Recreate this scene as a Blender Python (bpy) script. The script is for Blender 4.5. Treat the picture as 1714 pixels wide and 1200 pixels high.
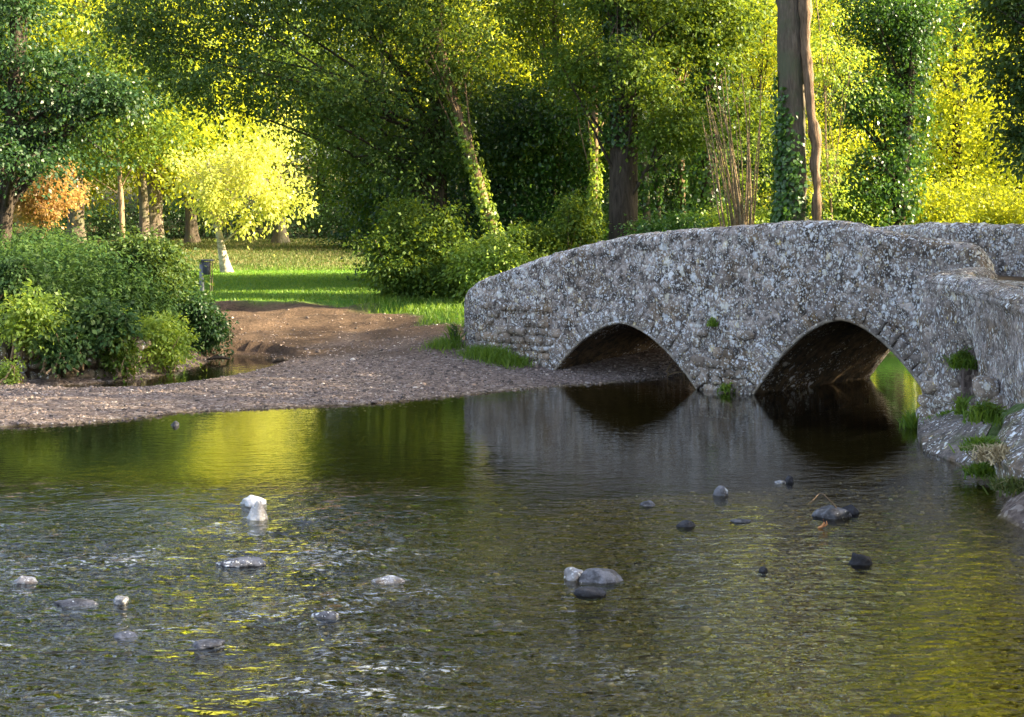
import bpy, math, random
import numpy as np

# ------------------------------------------------------------------ scene, camera, light
for o in list(bpy.data.objects):
    bpy.data.objects.remove(o, do_unlink=True)
sc = bpy.context.scene
COL = sc.collection
F, CX, HY, CH = 2400.0, 857.0, 378.0, 2.95          # focal length in photo pixels, centre column, horizon row, eye height

cam = bpy.data.cameras.new('camera'); camo = bpy.data.objects.new('camera', cam); COL.objects.link(camo)
camo.location = (0, 0, CH); camo.rotation_euler = (math.radians(90), 0, 0)
cam.sensor_width = 36; cam.lens = F / 1714 * 36
cam.shift_y = -(600 - HY) / 1714
cam.clip_start = 0.1; cam.clip_end = 1500
sc.camera = camo

SUN_EL = math.radians(29); SUN_AZ = math.radians(96)      # azimuth from +Y towards +X
sdir = (math.sin(SUN_AZ) * math.cos(SUN_EL), math.cos(SUN_AZ) * math.cos(SUN_EL), math.sin(SUN_EL))
w = bpy.data.worlds.new('World'); sc.world = w; w.use_nodes = True
nt = w.node_tree; nt.nodes.clear()
sky = nt.nodes.new('ShaderNodeTexSky'); sky.sky_type = 'NISHITA'; sky.sun_disc = False
sky.sun_elevation = SUN_EL; sky.sun_rotation = SUN_AZ
sky.air_density = 1.0; sky.dust_density = 4.0; sky.ozone_density = 0.3
bg = nt.nodes.new('ShaderNodeBackground'); bg.inputs[1].default_value = 0.105
wo = nt.nodes.new('ShaderNodeOutputWorld')
hs = nt.nodes.new('ShaderNodeHueSaturation'); hs.inputs['Saturation'].default_value = 0.8
nt.links.new(sky.outputs[0], hs.inputs['Color']); nt.links.new(hs.outputs[0], bg.inputs[0]); nt.links.new(bg.outputs[0], wo.inputs[0])
sun = bpy.data.lights.new('sun', 'SUN'); sun.energy = 5.0; sun.angle = math.radians(0.5); sun.color = (1.0, 0.83, 0.52)
suno = bpy.data.objects.new('sun', sun); COL.objects.link(suno)
from mathutils import Vector
suno.rotation_euler = Vector(sdir).to_track_quat('Z', 'Y').to_euler()
sc.view_settings.view_transform = 'Standard'; sc.view_settings.look = 'None'
sc.view_settings.exposure = 2.7; sc.view_settings.gamma = 1.0
sc.render.engine = 'CYCLES'
sc.cycles.max_bounces = 7; sc.cycles.diffuse_bounces = 3; sc.cycles.glossy_bounces = 3
sc.cycles.transmission_bounces = 4; sc.cycles.transparent_max_bounces = 6
sc.cycles.caustics_reflective = False; sc.cycles.caustics_refractive = False
sc.cycles.sample_clamp_indirect = 6

def PW(px, py, d):                                   # a photo pixel at forward distance d
    return np.array([(px - CX) / F * d, d, CH - (py - HY) / F * d])
def PG(px, py, z=0.0):                               # a photo pixel on the level z
    d = (CH - z) * F / (py - HY)
    return np.array([(px - CX) / F * d, d, z])

# ------------------------------------------------------------------ helpers
def hash3(ix, iy, iz, seed):
    h = (ix * 374761393 + iy * 668265263 + iz * 2147483647 + seed * 1274126177) & 0xFFFFFFFF
    h = ((h ^ (h >> 13)) * 1274126177) & 0xFFFFFFFF
    h = (h ^ (h >> 16)) & 0xFFFFFFFF
    return h / 4294967295.0
def vnoise(p, seed=0):
    p = np.asarray(p, dtype=float); i = np.floor(p).astype(np.int64); f = p - i; f = f * f * (3 - 2 * f)
    r = 0
    for dx in (0, 1):
        for dy in (0, 1):
            for dz in (0, 1):
                wgt = (f[:, 0] if dx else 1 - f[:, 0]) * (f[:, 1] if dy else 1 - f[:, 1]) * (f[:, 2] if dz else 1 - f[:, 2])
                r = r + wgt * hash3(i[:, 0] + dx, i[:, 1] + dy, i[:, 2] + dz, seed)
    return r * 2 - 1
def fbm(p, scale=1.0, octs=4, seed=0, gain=0.5):
    p = np.asarray(p, dtype=float) * scale; a = 1.0; r = 0; tot = 0
    for k in range(octs):
        r = r + a * vnoise(p + 17.3 * k, seed + k); tot += a; a *= gain; p = p * 2.03
    return r / tot
def sstep(a, b, x):
    t = np.clip((x - a) / (b - a), 0, 1); return t * t * (3 - 2 * t)

def mesh_np(name, V, faces, mat, parent=None, smooth=False, attrs=None):
    """faces: int array (n,k) or list of such arrays"""
    me = bpy.data.meshes.new(name)
    V = np.asarray(V, dtype=np.float32)
    if not isinstance(faces, list): faces = [faces]
    faces = [np.asarray(f, dtype=np.int32) for f in faces if len(f)]
    me.vertices.add(len(V)); me.vertices.foreach_set('co', V.ravel())
    lv = np.concatenate([f.ravel() for f in faces]); cnt = np.concatenate([np.full(len(f), f.shape[1], np.int32) for f in faces])
    me.loops.add(len(lv)); me.loops.foreach_set('vertex_index', lv)
    me.polygons.add(len(cnt)); st = np.concatenate([[0], np.cumsum(cnt)[:-1]]).astype(np.int32)
    me.polygons.foreach_set('loop_start', st); me.polygons.foreach_set('loop_total', cnt)
    if smooth: me.polygons.foreach_set('use_smooth', np.ones(len(cnt), dtype=bool))
    me.update(calc_edges=True)
    if attrs:
        for an, (dom, typ, data) in attrs.items():
            a = me.attributes.new(an, typ, dom)
            if typ == 'FLOAT': a.data.foreach_set('value', np.asarray(data, dtype=np.float32))
            else: a.data.foreach_set('color', np.asarray(data, dtype=np.float32).ravel())
    if mat: me.materials.append(mat)
    o = bpy.data.objects.new(name, me); COL.objects.link(o)
    if parent: o.parent = parent
    return o
def tag(o, label=None, cat=None, group=None, kind=None):
    if label: o['label'] = label
    if cat: o['category'] = cat
    if group: o['group'] = group
    if kind: o['kind'] = kind
    return o
def thing(name, loc, label, cat, group=None):
    o = bpy.data.objects.new(name, None); COL.objects.link(o); o.location = tuple(float(v) for v in loc); o.empty_display_size = .2
    return tag(o, label, cat, group)
def copy_tree(o, parent=None):
    c = o.copy(); COL.objects.link(c)
    if parent: c.parent = parent
    for ch in list(o.children): copy_tree(ch, c)
    return c

# ------------------------------------------------------------------ materials
class M:
    def __init__(s, name):
        s.m = bpy.data.materials.new(name); s.m.use_nodes = True; s.t = s.m.node_tree; s.t.nodes.clear()
        s.out = s.n('ShaderNodeOutputMaterial')
    def n(s, t, **kw):
        x = s.t.nodes.new(t)
        for k, v in kw.items(): setattr(x, k, v)
        return x
    def l(s, a, b): s.t.links.new(a, b)
    def coord(s, scale=(1, 1, 1), which='Object'):
        tc = s.n('ShaderNodeTexCoord'); mp = s.n('ShaderNodeMapping'); mp.inputs['Scale'].default_value = scale
        s.l(tc.outputs[which], mp.inputs[0]); return mp.outputs[0]
    def pos(s, scale=(1, 1, 1)):
        g = s.n('ShaderNodeNewGeometry'); mp = s.n('ShaderNodeMapping'); mp.inputs['Scale'].default_value = scale
        s.l(g.outputs['Position'], mp.inputs[0]); return mp.outputs[0]
    def noise(s, vec, scale, detail=4, rough=.55, dist=0):
        x = s.n('ShaderNodeTexNoise'); x.inputs['Scale'].default_value = scale; x.inputs['Detail'].default_value = detail
        x.inputs['Roughness'].default_value = rough; x.inputs['Distortion'].default_value = dist; s.l(vec, x.inputs['Vector']); return x.outputs['Fac']
    def noisec(s, vec, scale, detail=4):
        x = s.n('ShaderNodeTexNoise'); x.inputs['Scale'].default_value = scale; x.inputs['Detail'].default_value = detail
        s.l(vec, x.inputs['Vector']); return x.outputs['Color']
    def vor(s, vec, scale, out='Distance', feature='F1', rnd=1):
        x = s.n('ShaderNodeTexVoronoi', feature=feature); x.inputs['Scale'].default_value = scale; x.inputs['Randomness'].default_value = rnd
        s.l(vec, x.inputs['Vector']); return x.outputs[out]
    def ramp(s, fac, stops, interp='LINEAR'):
        x = s.n('ShaderNodeValToRGB'); x.color_ramp.interpolation = interp; e = x.color_ramp.elements
        while len(e) < len(stops): e.new(.5)
        for k, (p, c) in enumerate(stops):
            e[k].position = p; e[k].color = (c[0], c[1], c[2], 1) if isinstance(c, (tuple, list)) else (c, c, c, 1)
        s.l(fac, x.inputs[0]); return x.outputs[0]
    def mix(s, fac, a, b, mode='MIX'):
        x = s.n('ShaderNodeMix', data_type='RGBA', blend_type=mode)
        for sk, v in ((0, fac), (6, a), (7, b)):
            if hasattr(v, 'is_output'): s.l(v, x.inputs[sk])
            else: x.inputs[sk].default_value = v if sk == 0 else ((*v, 1) if len(v) == 3 else v)
        return x.outputs[2]
    def math(s, op, a, b=0.0, clamp=False):
        x = s.n('ShaderNodeMath', operation=op, use_clamp=clamp)
        for k, v in enumerate((a, b)):
            if hasattr(v, 'is_output'): s.l(v, x.inputs[k])
            else: x.inputs[k].default_value = v
        return x.outputs[0]
    def bump(s, h, strength=.5, dist=.02, prev=None):
        x = s.n('ShaderNodeBump'); x.inputs['Strength'].default_value = strength; x.inputs['Distance'].default_value = dist
        s.l(h, x.inputs['Height'])
        if prev: s.l(prev, x.inputs['Normal'])
        return x.outputs[0]
    def princ(s, col, rough=.8, nrm=None, spec=.3, **kw):
        p = s.n('ShaderNodeBsdfPrincipled')
        for k, v in (('Base Color', col), ('Roughness', rough), ('Specular IOR Level', spec)):
            if hasattr(v, 'is_output'): s.l(v, p.inputs[k])
            else: p.inputs[k].default_value = (*v, 1) if k == 'Base Color' else v
        if nrm: s.l(nrm, p.inputs['Normal'])
        s.l(p.outputs[0], s.out.inputs[0]); return p
    def attr(s, name, out='Fac'):
        a = s.n('ShaderNodeAttribute', attribute_name=name); return a.outputs[out]

def leaf_mat(name, c1, c2, c3, trans, tw=.45, rough=.42, spec=.45):
    m = M(name); t = m.attr('tint')
    col = m.ramp(t, [(0, c1), (.55, c2), (1, c3)])
    big = m.noise(m.pos(), .45, 2)
    col = m.mix(m.math('MULTIPLY', m.ramp(big, [(.35, 0), (.7, 1)]), .35), col, c3)
    p = m.n('ShaderNodeBsdfPrincipled'); m.l(col, p.inputs['Base Color']); p.inputs['Roughness'].default_value = rough
    p.inputs['Specular IOR Level'].default_value = spec
    tr = m.n('ShaderNodeBsdfTranslucent'); m.l(m.mix(m.math('MULTIPLY', t, .55), trans, (trans[0] * 1.5, trans[1] * 1.15, trans[2] * .8)), tr.inputs[0])
    mx = m.n('ShaderNodeMixShader'); mx.inputs[0].default_value = tw
    m.l(p.outputs[0], mx.inputs[1]); m.l(tr.outputs[0], mx.inputs[2]); m.l(mx.outputs[0], m.out.inputs[0]); return m.m

LF = {
 'mid':    leaf_mat('leaf_mid',    (.020, .048, .010), (.050, .098, .014), (.095, .148, .022), (.20, .29, .022), tw=.34, rough=.55, spec=.2),
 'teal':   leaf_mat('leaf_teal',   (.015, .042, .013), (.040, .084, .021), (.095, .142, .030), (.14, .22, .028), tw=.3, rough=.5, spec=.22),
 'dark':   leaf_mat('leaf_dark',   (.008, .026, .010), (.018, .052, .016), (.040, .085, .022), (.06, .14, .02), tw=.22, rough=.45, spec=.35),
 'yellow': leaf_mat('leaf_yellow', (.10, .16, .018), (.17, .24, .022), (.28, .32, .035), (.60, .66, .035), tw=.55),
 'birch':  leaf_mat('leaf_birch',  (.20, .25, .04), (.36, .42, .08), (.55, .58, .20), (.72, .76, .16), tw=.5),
 'copper': leaf_mat('leaf_copper', (.24, .16, .06), (.34, .24, .08), (.42, .17, .10), (.52, .36, .11), tw=.5),
 'ivy':    leaf_mat('leaf_ivy',    (.018, .060, .012), (.035, .10, .018), (.075, .15, .03), (.12, .26, .03), tw=.25, rough=.3, spec=.5),
 'nettle': leaf_mat('leaf_nettle', (.008, .034, .013), (.026, .070, .022), (.085, .128, .036), (.09, .19, .04), tw=.3, rough=.55, spec=.2),
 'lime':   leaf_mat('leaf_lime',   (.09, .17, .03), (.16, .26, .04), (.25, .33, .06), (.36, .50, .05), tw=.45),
}
def bark_mat(name, c1, c2, c3=None, vs=(14, 14, 2.2)):
    m = M(name); v = m.pos(vs); n1 = m.noise(v, 1.0, 5, .65, .6); n2 = m.noise(m.pos(), 1.4, 3)
    col = m.ramp(n1, [(.3, c1), (.68, c2)])
    if c3: col = m.mix(m.ramp(n2, [(.45, 0), (.62, 1)]), col, c3)
    m.princ(col, .9, m.bump(n1, .9, .05), .15); return m.m
BK = {'dark': bark_mat('bark_dark', (.022, .018, .014), (.075, .058, .045)),
      'grey': bark_mat('bark_grey', (.055, .044, .036), (.17, .135, .105), (.10, .10, .065)),
      'tan':  bark_mat('bark_tan', (.10, .065, .04), (.30, .21, .13)),
      'pale': bark_mat('bark_pale', (.13, .11, .08), (.55, .49, .39), vs=(4, 4, 7)),
      'twig': bark_mat('bark_twig', (.13, .09, .055), (.32, .24, .15), vs=(20, 20, 20))}

def stone_mat(name, base1, base2, lichen=.5, streak=(1, 1, 1), moss=0.0, lsc=1.0, warm=(.20, .14, .085), vary=False, dk=.6, cellv=0.0):
    m = M(name); v = m.pos()
    n0 = m.noise(v, 1.3, 3); n1 = m.noise(v, 9, 6, .7); n2 = m.noise(v, 34, 4, .7)
    col = m.ramp(m.math('ADD', m.math('MULTIPLY', n0, .35), m.math('MULTIPLY', n1, .65)), [(.38, base1), (.6, base2)])
    col = m.mix(m.math('MULTIPLY', m.ramp(m.noise(v, 2.1, 4), [(.5, 0), (.66, 1)]), .75), col, warm)
    if vary:
        col = m.mix(.75, col, m.mix(1, col, m.ramp(m.attr('tint'), [(0, (.72, .68, .65)), (.5, (1, 1, 1)), (1, (1.3, 1.24, 1.15))]), 'MULTIPLY'))
    cw = m.n('ShaderNodeMix', data_type='VECTOR'); cw.inputs[0].default_value = .12; m.l(m.pos((streak[0] * .8, streak[1] * .8, streak[2] * 1.5)), cw.inputs[4]); m.l(m.noisec(v, 4, 3), cw.inputs[5])
    cells = m.n('ShaderNodeSeparateColor'); m.l(m.vor(cw.outputs[1], 5.2, 'Color'), cells.inputs[0]); edge = m.vor(cw.outputs[1], 5.2, 'Distance', 'DISTANCE_TO_EDGE')
    col = m.mix(cellv, col, m.mix(1, col, m.ramp(cells.outputs[0], [(0, (.45, .42, .42)), (.45, (.95, .93, .92)), (.8, (1.25, 1.22, 1.2)), (1, (1.7, 1.66, 1.62))]), 'MULTIPLY'))
    crv = m.ramp(edge, [(0, 1), (.07, 0)]); col = m.mix(m.math('MULTIPLY', crv, cellv * .55), col, (.05, .045, .042))
    dark = m.ramp(m.noise(m.pos(streak), 6.5, 5, .75), [(.42, 1), (.53, 0)])
    col = m.mix(m.math('MULTIPLY', dark, dk), col, (.028, .026, .026))
    sv = m.pos(streak); wv = m.n('ShaderNodeMix', data_type='VECTOR'); wv.inputs[0].default_value = .09
    m.l(sv, wv.inputs[4]); m.l(m.noisec(v, 7, 2), wv.inputs[5])
    lv = wv.outputs[1]
    reg = m.noise(v, .9, 3, .6)
    for sc_, th, wt, lk in ((4.6 * lsc, .27, .95, .32), (9 * lsc, .30, .95, .55), (17 * lsc, .34, .9, .8), (34 * lsc, .40, .8, 1.2)):
        d = m.vor(lv, sc_); cr = m.vor(lv, sc_, 'Color')
        sep = m.n('ShaderNodeSeparateColor'); m.l(cr, sep.inputs[0])
        blob = m.ramp(m.math('ADD', d, m.math('MULTIPLY', m.math('SUBTRACT', n1, .5), .95)), [(max(th - .12, .01), 1), (th + .04, 0)])
        pick = m.math('LESS_THAN', m.math('ADD', sep.outputs[0], m.math('MULTIPLY', m.math('SUBTRACT', reg, .5), -2.2)), lichen * lk)
        f = m.math('MULTIPLY', m.math('MULTIPLY', blob, pick), wt)
        lc = m.ramp(sep.outputs[1], [(0, (.44, .46, .50)), (.5, (.76, .77, .80)), (.9, (.64, .60, .50)), (1, (.50, .38, .14))])
        col = m.mix(f, col, lc)
    if moss > 0:
        col = m.mix(m.math('MULTIPLY', m.ramp(m.noise(v, 2.7, 4), [(.5, 0), (.6, 1)]), moss), col, (.07, .10, .02))
    h = m.math('ADD', m.math('MULTIPLY', n1, .7), m.math('MULTIPLY', n2, .3))
    if cellv: h = m.math('ADD', h, m.math('MULTIPLY', m.ramp(edge, [(0, 0), (.12, 1)]), .5 * cellv))
    pits = m.ramp(m.vor(lv, 11), [(.05, 0), (.4, 1)])
    b = m.bump(h, .65, .04); b = m.bump(pits, .3, .02, b)
    m.princ(col, .92, b, .15); return m.m
ST_BR = stone_mat('bridge_stone', (.155, .130, .118), (.39, .34, .315), .68, (1, 1, .75), cellv=.6, dk=.8)
ST_VO = stone_mat('arch_stone', (.14, .118, .105), (.34, .295, .27), .55, vary=True, dk=.45)
ST_RB = stone_mat('rubble_stone', (.14, .115, .095), (.35, .29, .245), .42, vary=True, dk=.4)
ST_WG = stone_mat('wing_wall_stone', (.15, .125, .11), (.37, .32, .30), .45, (1.9, 1.9, .85), lsc=.9, cellv=.5)
ST_LIP = stone_mat('mortar_edge', (.15, .13, .11), (.36, .32, .27), .2, dk=.3)
ST_LG = stone_mat('ledge_stone', (.085, .07, .063), (.235, .20, .185), .16, moss=.25, dk=.5)
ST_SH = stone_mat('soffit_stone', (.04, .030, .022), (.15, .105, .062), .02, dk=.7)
ST_BK = stone_mat('bank_stone', (.11, .09, .065), (.30, .25, .18), .15, moss=.75, vary=True)
ST_RK = stone_mat('river_rock_grey', (.07, .07, .08), (.20, .20, .225), .03, lsc=2, warm=(.12, .115, .12))
ST_RD = stone_mat('river_rock_dark', (.02, .02, .024), (.07, .07, .08), -1, lsc=2, warm=(.03, .028, .03))
ST_RP = stone_mat('river_rock_pale', (.32, .32, .34), (.66, .66, .68), .5, lsc=2, dk=.25)
ST_RL = stone_mat('river_rock_light', (.16, .16, .17), (.38, .38, .41), .2, lsc=2, dk=.4)
def simple(name, c, rough=.7, spec=.3, amp=.25):
    m = M(name); n = m.noise(m.pos(), 8, 4)
    m.princ(m.ramp(n, [(.3, tuple(x * (1 - amp) for x in c)), (.7, tuple(x * (1 + amp) for x in c))]), rough, m.bump(n, .3, .01), spec); return m.m
EARTH = simple('mortar_earth', (.07, .05, .035), .95, .1)
BIN = simple('bin_grey', (.17, .18, .22), .6)
BIND = simple('bin_dark', (.05, .055, .07), .6)
WOODP = simple('post_wood', (.14, .10, .07), .85)

# ------------------------------------------------------------------ terrain
def pxw(lst, z=0.0): return [tuple(PG(a, b, z)[:2]) for a, b in lst]
LEFT = [(-400, 8), (-40, 16), (-14, 20.2)] + pxw([(0, 712), (120, 709), (200, 704), (340, 690), (500, 682), (620, 676), (740, 667), (850, 655), (950, 645), (1080, 637)]) + \
       [(3.7, 28.6), (5.6, 30.6), (9.5, 33.4), (16, 38), (30, 47), (60, 66), (400, 250), (400, 900), (-400, 900)]
RIGHT = [(2.9, -30), (4.3, 6), (4.75, 11), (5.03, 14.1), (5.5, 17.3), (5.95, 20.8), (6.5, 22.2), (7.6, 22.9), (9.9, 25.6), (14, 29), (30, 38.5), (60, 56), (400, 230), (400, -30)]
CHAN = pxw([(478, 604), (440, 597), (385, 595), (360, 600), (330, 613), (250, 633), (140, 644), (60, 648), (120, 655), (240, 653), (330, 641), (400, 629), (452, 615)])
MOUND = [(-60, 24), (-9.7, 26.9), (-8.1, 27.3), (-7.2, 28.5), (-6.85, 30.2), (-7.35, 33), (-9.0, 37), (-11.5, 41), (-60, 46)]
WX0, WY0 = 5.98, 21.0
WINGP = [(WX0, WY0), (6.36, 20.35), (6.40, 18.0), (6.55, 15), (7.0, 9), (9, -20), (400, -20), (400, 200), (12.5, 27.0), (9.0, 23.2), (8.0, 22.4)]
def sdist(P, poly):
    poly = np.array(poly, dtype=float); n = len(poly); d = np.full(len(P), 1e9); ins = np.zeros(len(P), bool)
    for k in range(n):
        a, b = poly[k], poly[(k + 1) % n]; ab = b - a
        t = np.clip(((P - a) @ ab) / (ab @ ab), 0, 1); q = P - (a + t[:, None] * ab); d = np.minimum(d, np.hypot(q[:, 0], q[:, 1]))
        c = ((a[1] > P[:, 1]) != (b[1] > P[:, 1])); xi = (b[0] - a[0]) * (P[:, 1] - a[1]) / (b[1] - a[1] + 1e-12) + a[0]
        ins ^= c & (P[:, 0] < xi)
    return np.where(ins, d, -d)
def ground_z(P, full=False):
    P = np.atleast_2d(np.asarray(P, float)); x, y = P[:, 0], P[:, 1]
    P3 = np.c_[P, np.zeros(len(P))]
    n = fbm(P3, .7, 4, 3); nf = fbm(P3, 4, 3, 9)
    Pn = P + np.c_[fbm(P3, .9, 3, 21), fbm(P3, .9, 3, 33)] * .25
    Hr = np.interp(y, [20, 27, 28.4, 29.3, 30.4, 33, 38, 57, 75, 95, 400, 900], [.12, .10, .12, .26, .44, .64, .95, 1.08, 2.12, 2.5, 60, 140])
    Hl = np.interp(y, [20, 27, 31, 34.2, 38, 57, 75, 95, 400, 900], [.12, .10, .13, .40, .95, 1.08, 2.12, 2.5, 60, 140])
    k = sstep(-4.6, -1.3, x); H = Hr * k + Hl * (1 - k)
    rutamp = sstep(32.6, 34.5, y) * (1 - sstep(37, 39, y)) * (1 - sstep(3, 6, x))
    H = H + rutamp * (.075 * np.sin(y * 3.1 + x * .3 + n * 4) + .04 * nf)
    sl = sdist(Pn, LEFT); sr = sdist(Pn, RIGHT)
    zl = np.where(sl > 0, H * (1 - np.exp(-np.maximum(sl, 0) / .7)) + .012 * nf, 0)
    zl += np.where(sl > 0, .035 * n * np.exp(-np.maximum(sl, 0) / 4), 0)
    zr = np.where(sr > 0, np.minimum(.75, sr * .85) + .06 * nf, 0)
    out = np.maximum(sl, sr)
    bed = -.06 - .34 * (1 - np.exp(np.minimum(out, 0) / 2.6)) + .07 * n + .02 * nf
    # shallow riffle bottom left
    rif = sstep(-.5, -2.4, x) * (1 - sstep(15.5, 19, y)); bed = bed + .17 * rif; bed = bed - .25 * sstep(16.8, 19, y) * sstep(0, -1.5, out)
    z = np.where(sl > 0, zl, np.where(sr > 0, zr, bed))
    c = sdist(P, CHAN); z = np.where((sl > 0), np.minimum(z, np.where(c > -.35, .06 - .30 * (c + .2), 9)), z); z = np.maximum(z, np.where(c > -.3, -.1, -9))
    mo = sdist(Pn, MOUND); mz = sstep(-.05, .75, mo) * .95 + np.clip(mo, 0, 6) * .05 + .06 * n; z = np.where((mo > -.05), np.maximum(z, mz), z)
    wg = sdist(P, WINGP); z = np.where(wg > .12, 1.98 + .02 * nf, z)
    if full: return z, sl, sr, c, mo, wg, n
    return z
def gz(x, y): return float(ground_z([(x, y)])[0])

xs = np.concatenate([-np.geomspace(400, 12.2, 26), np.arange(-12, 12.01, .105), np.geomspace(12.2, 400, 26)])
ys = np.concatenate([[-30, -15, -6, 0, 3], np.arange(5, 9, .3), np.arange(9, 46, .12), np.geomspace(46.2, 900, 55)])
GX, GY = np.meshgrid(xs, ys); Pg = np.c_[GX.ravel(), GY.ravel()]
z, sl, sr, chn, mo, wg, nn = ground_z(Pg, True)
nx, ny = len(xs), len(ys); idx = np.arange(nx * ny).reshape(ny, nx)
fc = np.stack([idx[:-1, :-1], idx[:-1, 1:], idx[1:, 1:], idx[1:, :-1]], -1).reshape(-1, 4)
P3 = np.c_[Pg, np.zeros(len(Pg))]; en = fbm(P3, .8, 4, 51)
x_, y_ = Pg[:, 0], Pg[:, 1]
lawn_edge = np.interp(x_, [-9, -6, -3.5, -2.2, -1.2, 0, 3], [38.3, 38.0, 37.0, 34.6, 33.2, 32.0, 31.8])
grass = sstep(-.5, .6, y_ - lawn_edge + en * 1.3) * (sl > 0)
grass = np.maximum(grass, (mo > .1) * 1.0); grass = np.maximum(grass, (wg > .3) * .8); grass = np.maximum(grass, ((sr > .3) & (wg < 0)) * .6)
dirt = sstep(28.6, 33.2, y_ + en * 3.2) * (sl > 0)
water = (z < .01) * 1.0
dry = sstep(58, 62, y_ + en * 2)
yb = np.interp(x_, [-4, -2, -1, 0, 2, 5], [11, 12.5, 14.3, 15.6, 17.0, 17.3]); bed_dimming = sstep(-1.0, 1.4, y_ - yb + en * 3.0)  # bed painted darker for light lost in deep water, so reflections show clearly
bed_dimming = np.maximum(bed_dimming, .42 * sstep(.5, -2, x_ + en * 1.5)) * (sl < 0) * (sr < 0)
bed_dimming = np.where((sl > 0) & (z < 0), 1, bed_dimming)
colr = np.c_[grass, np.where(z < 0, bed_dimming, dirt), sstep(.03, -.03, z), dry]
m = M('ground'); v = m.pos(); ac = m.n('ShaderNodeAttribute', attribute_name='mask'); sep = m.n('ShaderNodeSeparateColor'); m.l(ac.outputs['Color'], sep.inputs[0])
nA = m.noise(v, 1.2, 5); nB = m.noise(v, 14, 6, .7); nC = m.noise(v, 60, 4, .7)
grav = m.ramp(nB, [(.3, (.085, .062, .055)), (.7, (.27, .21, .19))])
peb = m.vor(v, 17, 'Color'); sp = m.n('ShaderNodeSeparateColor'); m.l(peb, sp.inputs[0])
grav = m.mix(.55, grav, m.ramp(sp.outputs[0], [(0, (.05, .04, .036)), (.5, (.17, .13, .115)), (.85, (.32, .26, .23)), (1, (.5, .45, .42))]))
dirtc = m.ramp(m.math('ADD', m.math('MULTIPLY', nB, .6), m.math('MULTIPLY', nA, .4)), [(.32, (.035, .025, .019)), (.66, (.155, .105, .075))])
lawnc = m.ramp(m.math('ADD', m.math('MULTIPLY', nA, .4), m.math('MULTIPLY', nB, .6)), [(.32, (.045, .12, .016)), (.5, (.075, .19, .02)), (.72, (.14, .24, .035))])
dry_shaded = m.ramp(m.noise(m.pos((.5, 1.6, 1)), .9, 5, .65), [(.38, (.055, .09, .02)), (.5, (.085, .09, .03)), (.62, (.15, .105, .05))])  # dry bank grass, with the bank's shade darkened into its colour
bedc = m.ramp(m.math('ADD', m.math('MULTIPLY', m.noise(v, 3.2, 5, .7), .6), m.math('MULTIPLY', nB, .4)), [(.34, (.05, .042, .012)), (.5, (.15, .125, .028)), (.62, (.27, .22, .05)), (.75, (.42, .34, .11))])
bedc = m.mix(.45, bedc, m.ramp(sp.outputs[0], [(0, (.03, .025, .014)), (.5, (.11, .085, .03)), (.86, (.22, .17, .07)), (1, (.46, .38, .22))]))
bedc = m.mix(m.math('MULTIPLY', sep.outputs[1], .86), bedc, (.016, .014, .007)); col = m.mix(sep.outputs[1], grav, dirtc); col = m.mix(sep.outputs[0], col, m.mix(ac.outputs['Alpha'], lawnc, dry_shaded)); col = m.mix(sep.outputs[2], col, bedc)
m.princ(col, .95, m.bump(m.math('ADD', nB, m.math('MULTIPLY', nC, .4)), .9, .08), .12)
g = mesh_np('ground', np.c_[Pg, z], fc, m.m, smooth=True, attrs={'mask': ('POINT', 'FLOAT_COLOR', colr)})
tag(g, 'ground of gravel bar, dirt track, lawn and river bed', kind='structure')

# water -----------------------------------------------------------
wx = np.concatenate([[-60, -40, -25, -16], np.arange(-11, 11.01, .09), [13, 18, 30, 60, 120]]); wy = np.concatenate([[-25, -8, 2, 5], np.arange(6.5, 36, .07), [38, 44, 55, 75, 120]])
WXg, WYg = np.meshgrid(wx, wy); Pw = np.c_[WXg.ravel(), WYg.ravel(), np.zeros(WXg.size)]
rif = sstep(1.2, -2.2, Pw[:, 0] + fbm(Pw, .35, 2, 7) * 1.5) * (1 - sstep(12.5, 17.5, Pw[:, 1])) * (.72 + .6 * np.clip(fbm(Pw, .8, 3, 71) + .35, 0, 1))
calm = .10 + .75 * (1 - sstep(13, 20, Pw[:, 1]))
hz = fbm(Pw * [1.0, 1.7, 1], 2.4, 3, 5) * (.0065 * calm + .034 * rif) + fbm(Pw * [1, 1.9, 1], 1.1, 2, 15) * (.004 * calm + .014 * rif)
Pw[:, 2] = hz - .004
nwx, nwy = len(wx), len(wy); idx = np.arange(nwx * nwy).reshape(nwy, nwx)
fc = np.stack([idx[:-1, :-1], idx[:-1, 1:], idx[1:, 1:], idx[1:, :-1]], -1).reshape(-1, 4)
m = M('water')
b1 = m.noise(m.pos((.75, 1.5, 1)), 4.2, 2, .5, .5); b2 = m.noise(m.pos((.8, 1.5, 1)), 10, 2, .5, .4)
amt = m.attr('rough')
bp = m.n('ShaderNodeBump'); bp.inputs['Distance'].default_value = .12; m.l(amt, bp.inputs['Strength'])
m.l(m.math('ADD', b1, m.math('MULTIPLY', b2, .55)), bp.inputs['Height'])
fr = m.n('ShaderNodeFresnel'); fr.inputs[0].default_value = 1.42; m.l(bp.outputs[0], fr.inputs['Normal'])
gl = m.n('ShaderNodeBsdfGlossy'); gl.inputs['Roughness'].default_value = .006; m.l(bp.outputs[0], gl.inputs['Normal']); gl.inputs[0].default_value = (1, 1, 1, 1)
tr = m.n('ShaderNodeBsdfTransparent'); tr.inputs[0].default_value = (.93, .88, .60, 1)
mx = m.n('ShaderNodeMixShader'); m.l(fr.outputs[0], mx.inputs[0]); m.l(tr.outputs[0], mx.inputs[1]); m.l(gl.outputs[0], mx.inputs[2]); fo = m.n('ShaderNodeBsdfDiffuse'); fo.inputs[0].default_value = (.62, .66, .70, 1); m2 = m.n('ShaderNodeMixShader')
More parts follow.
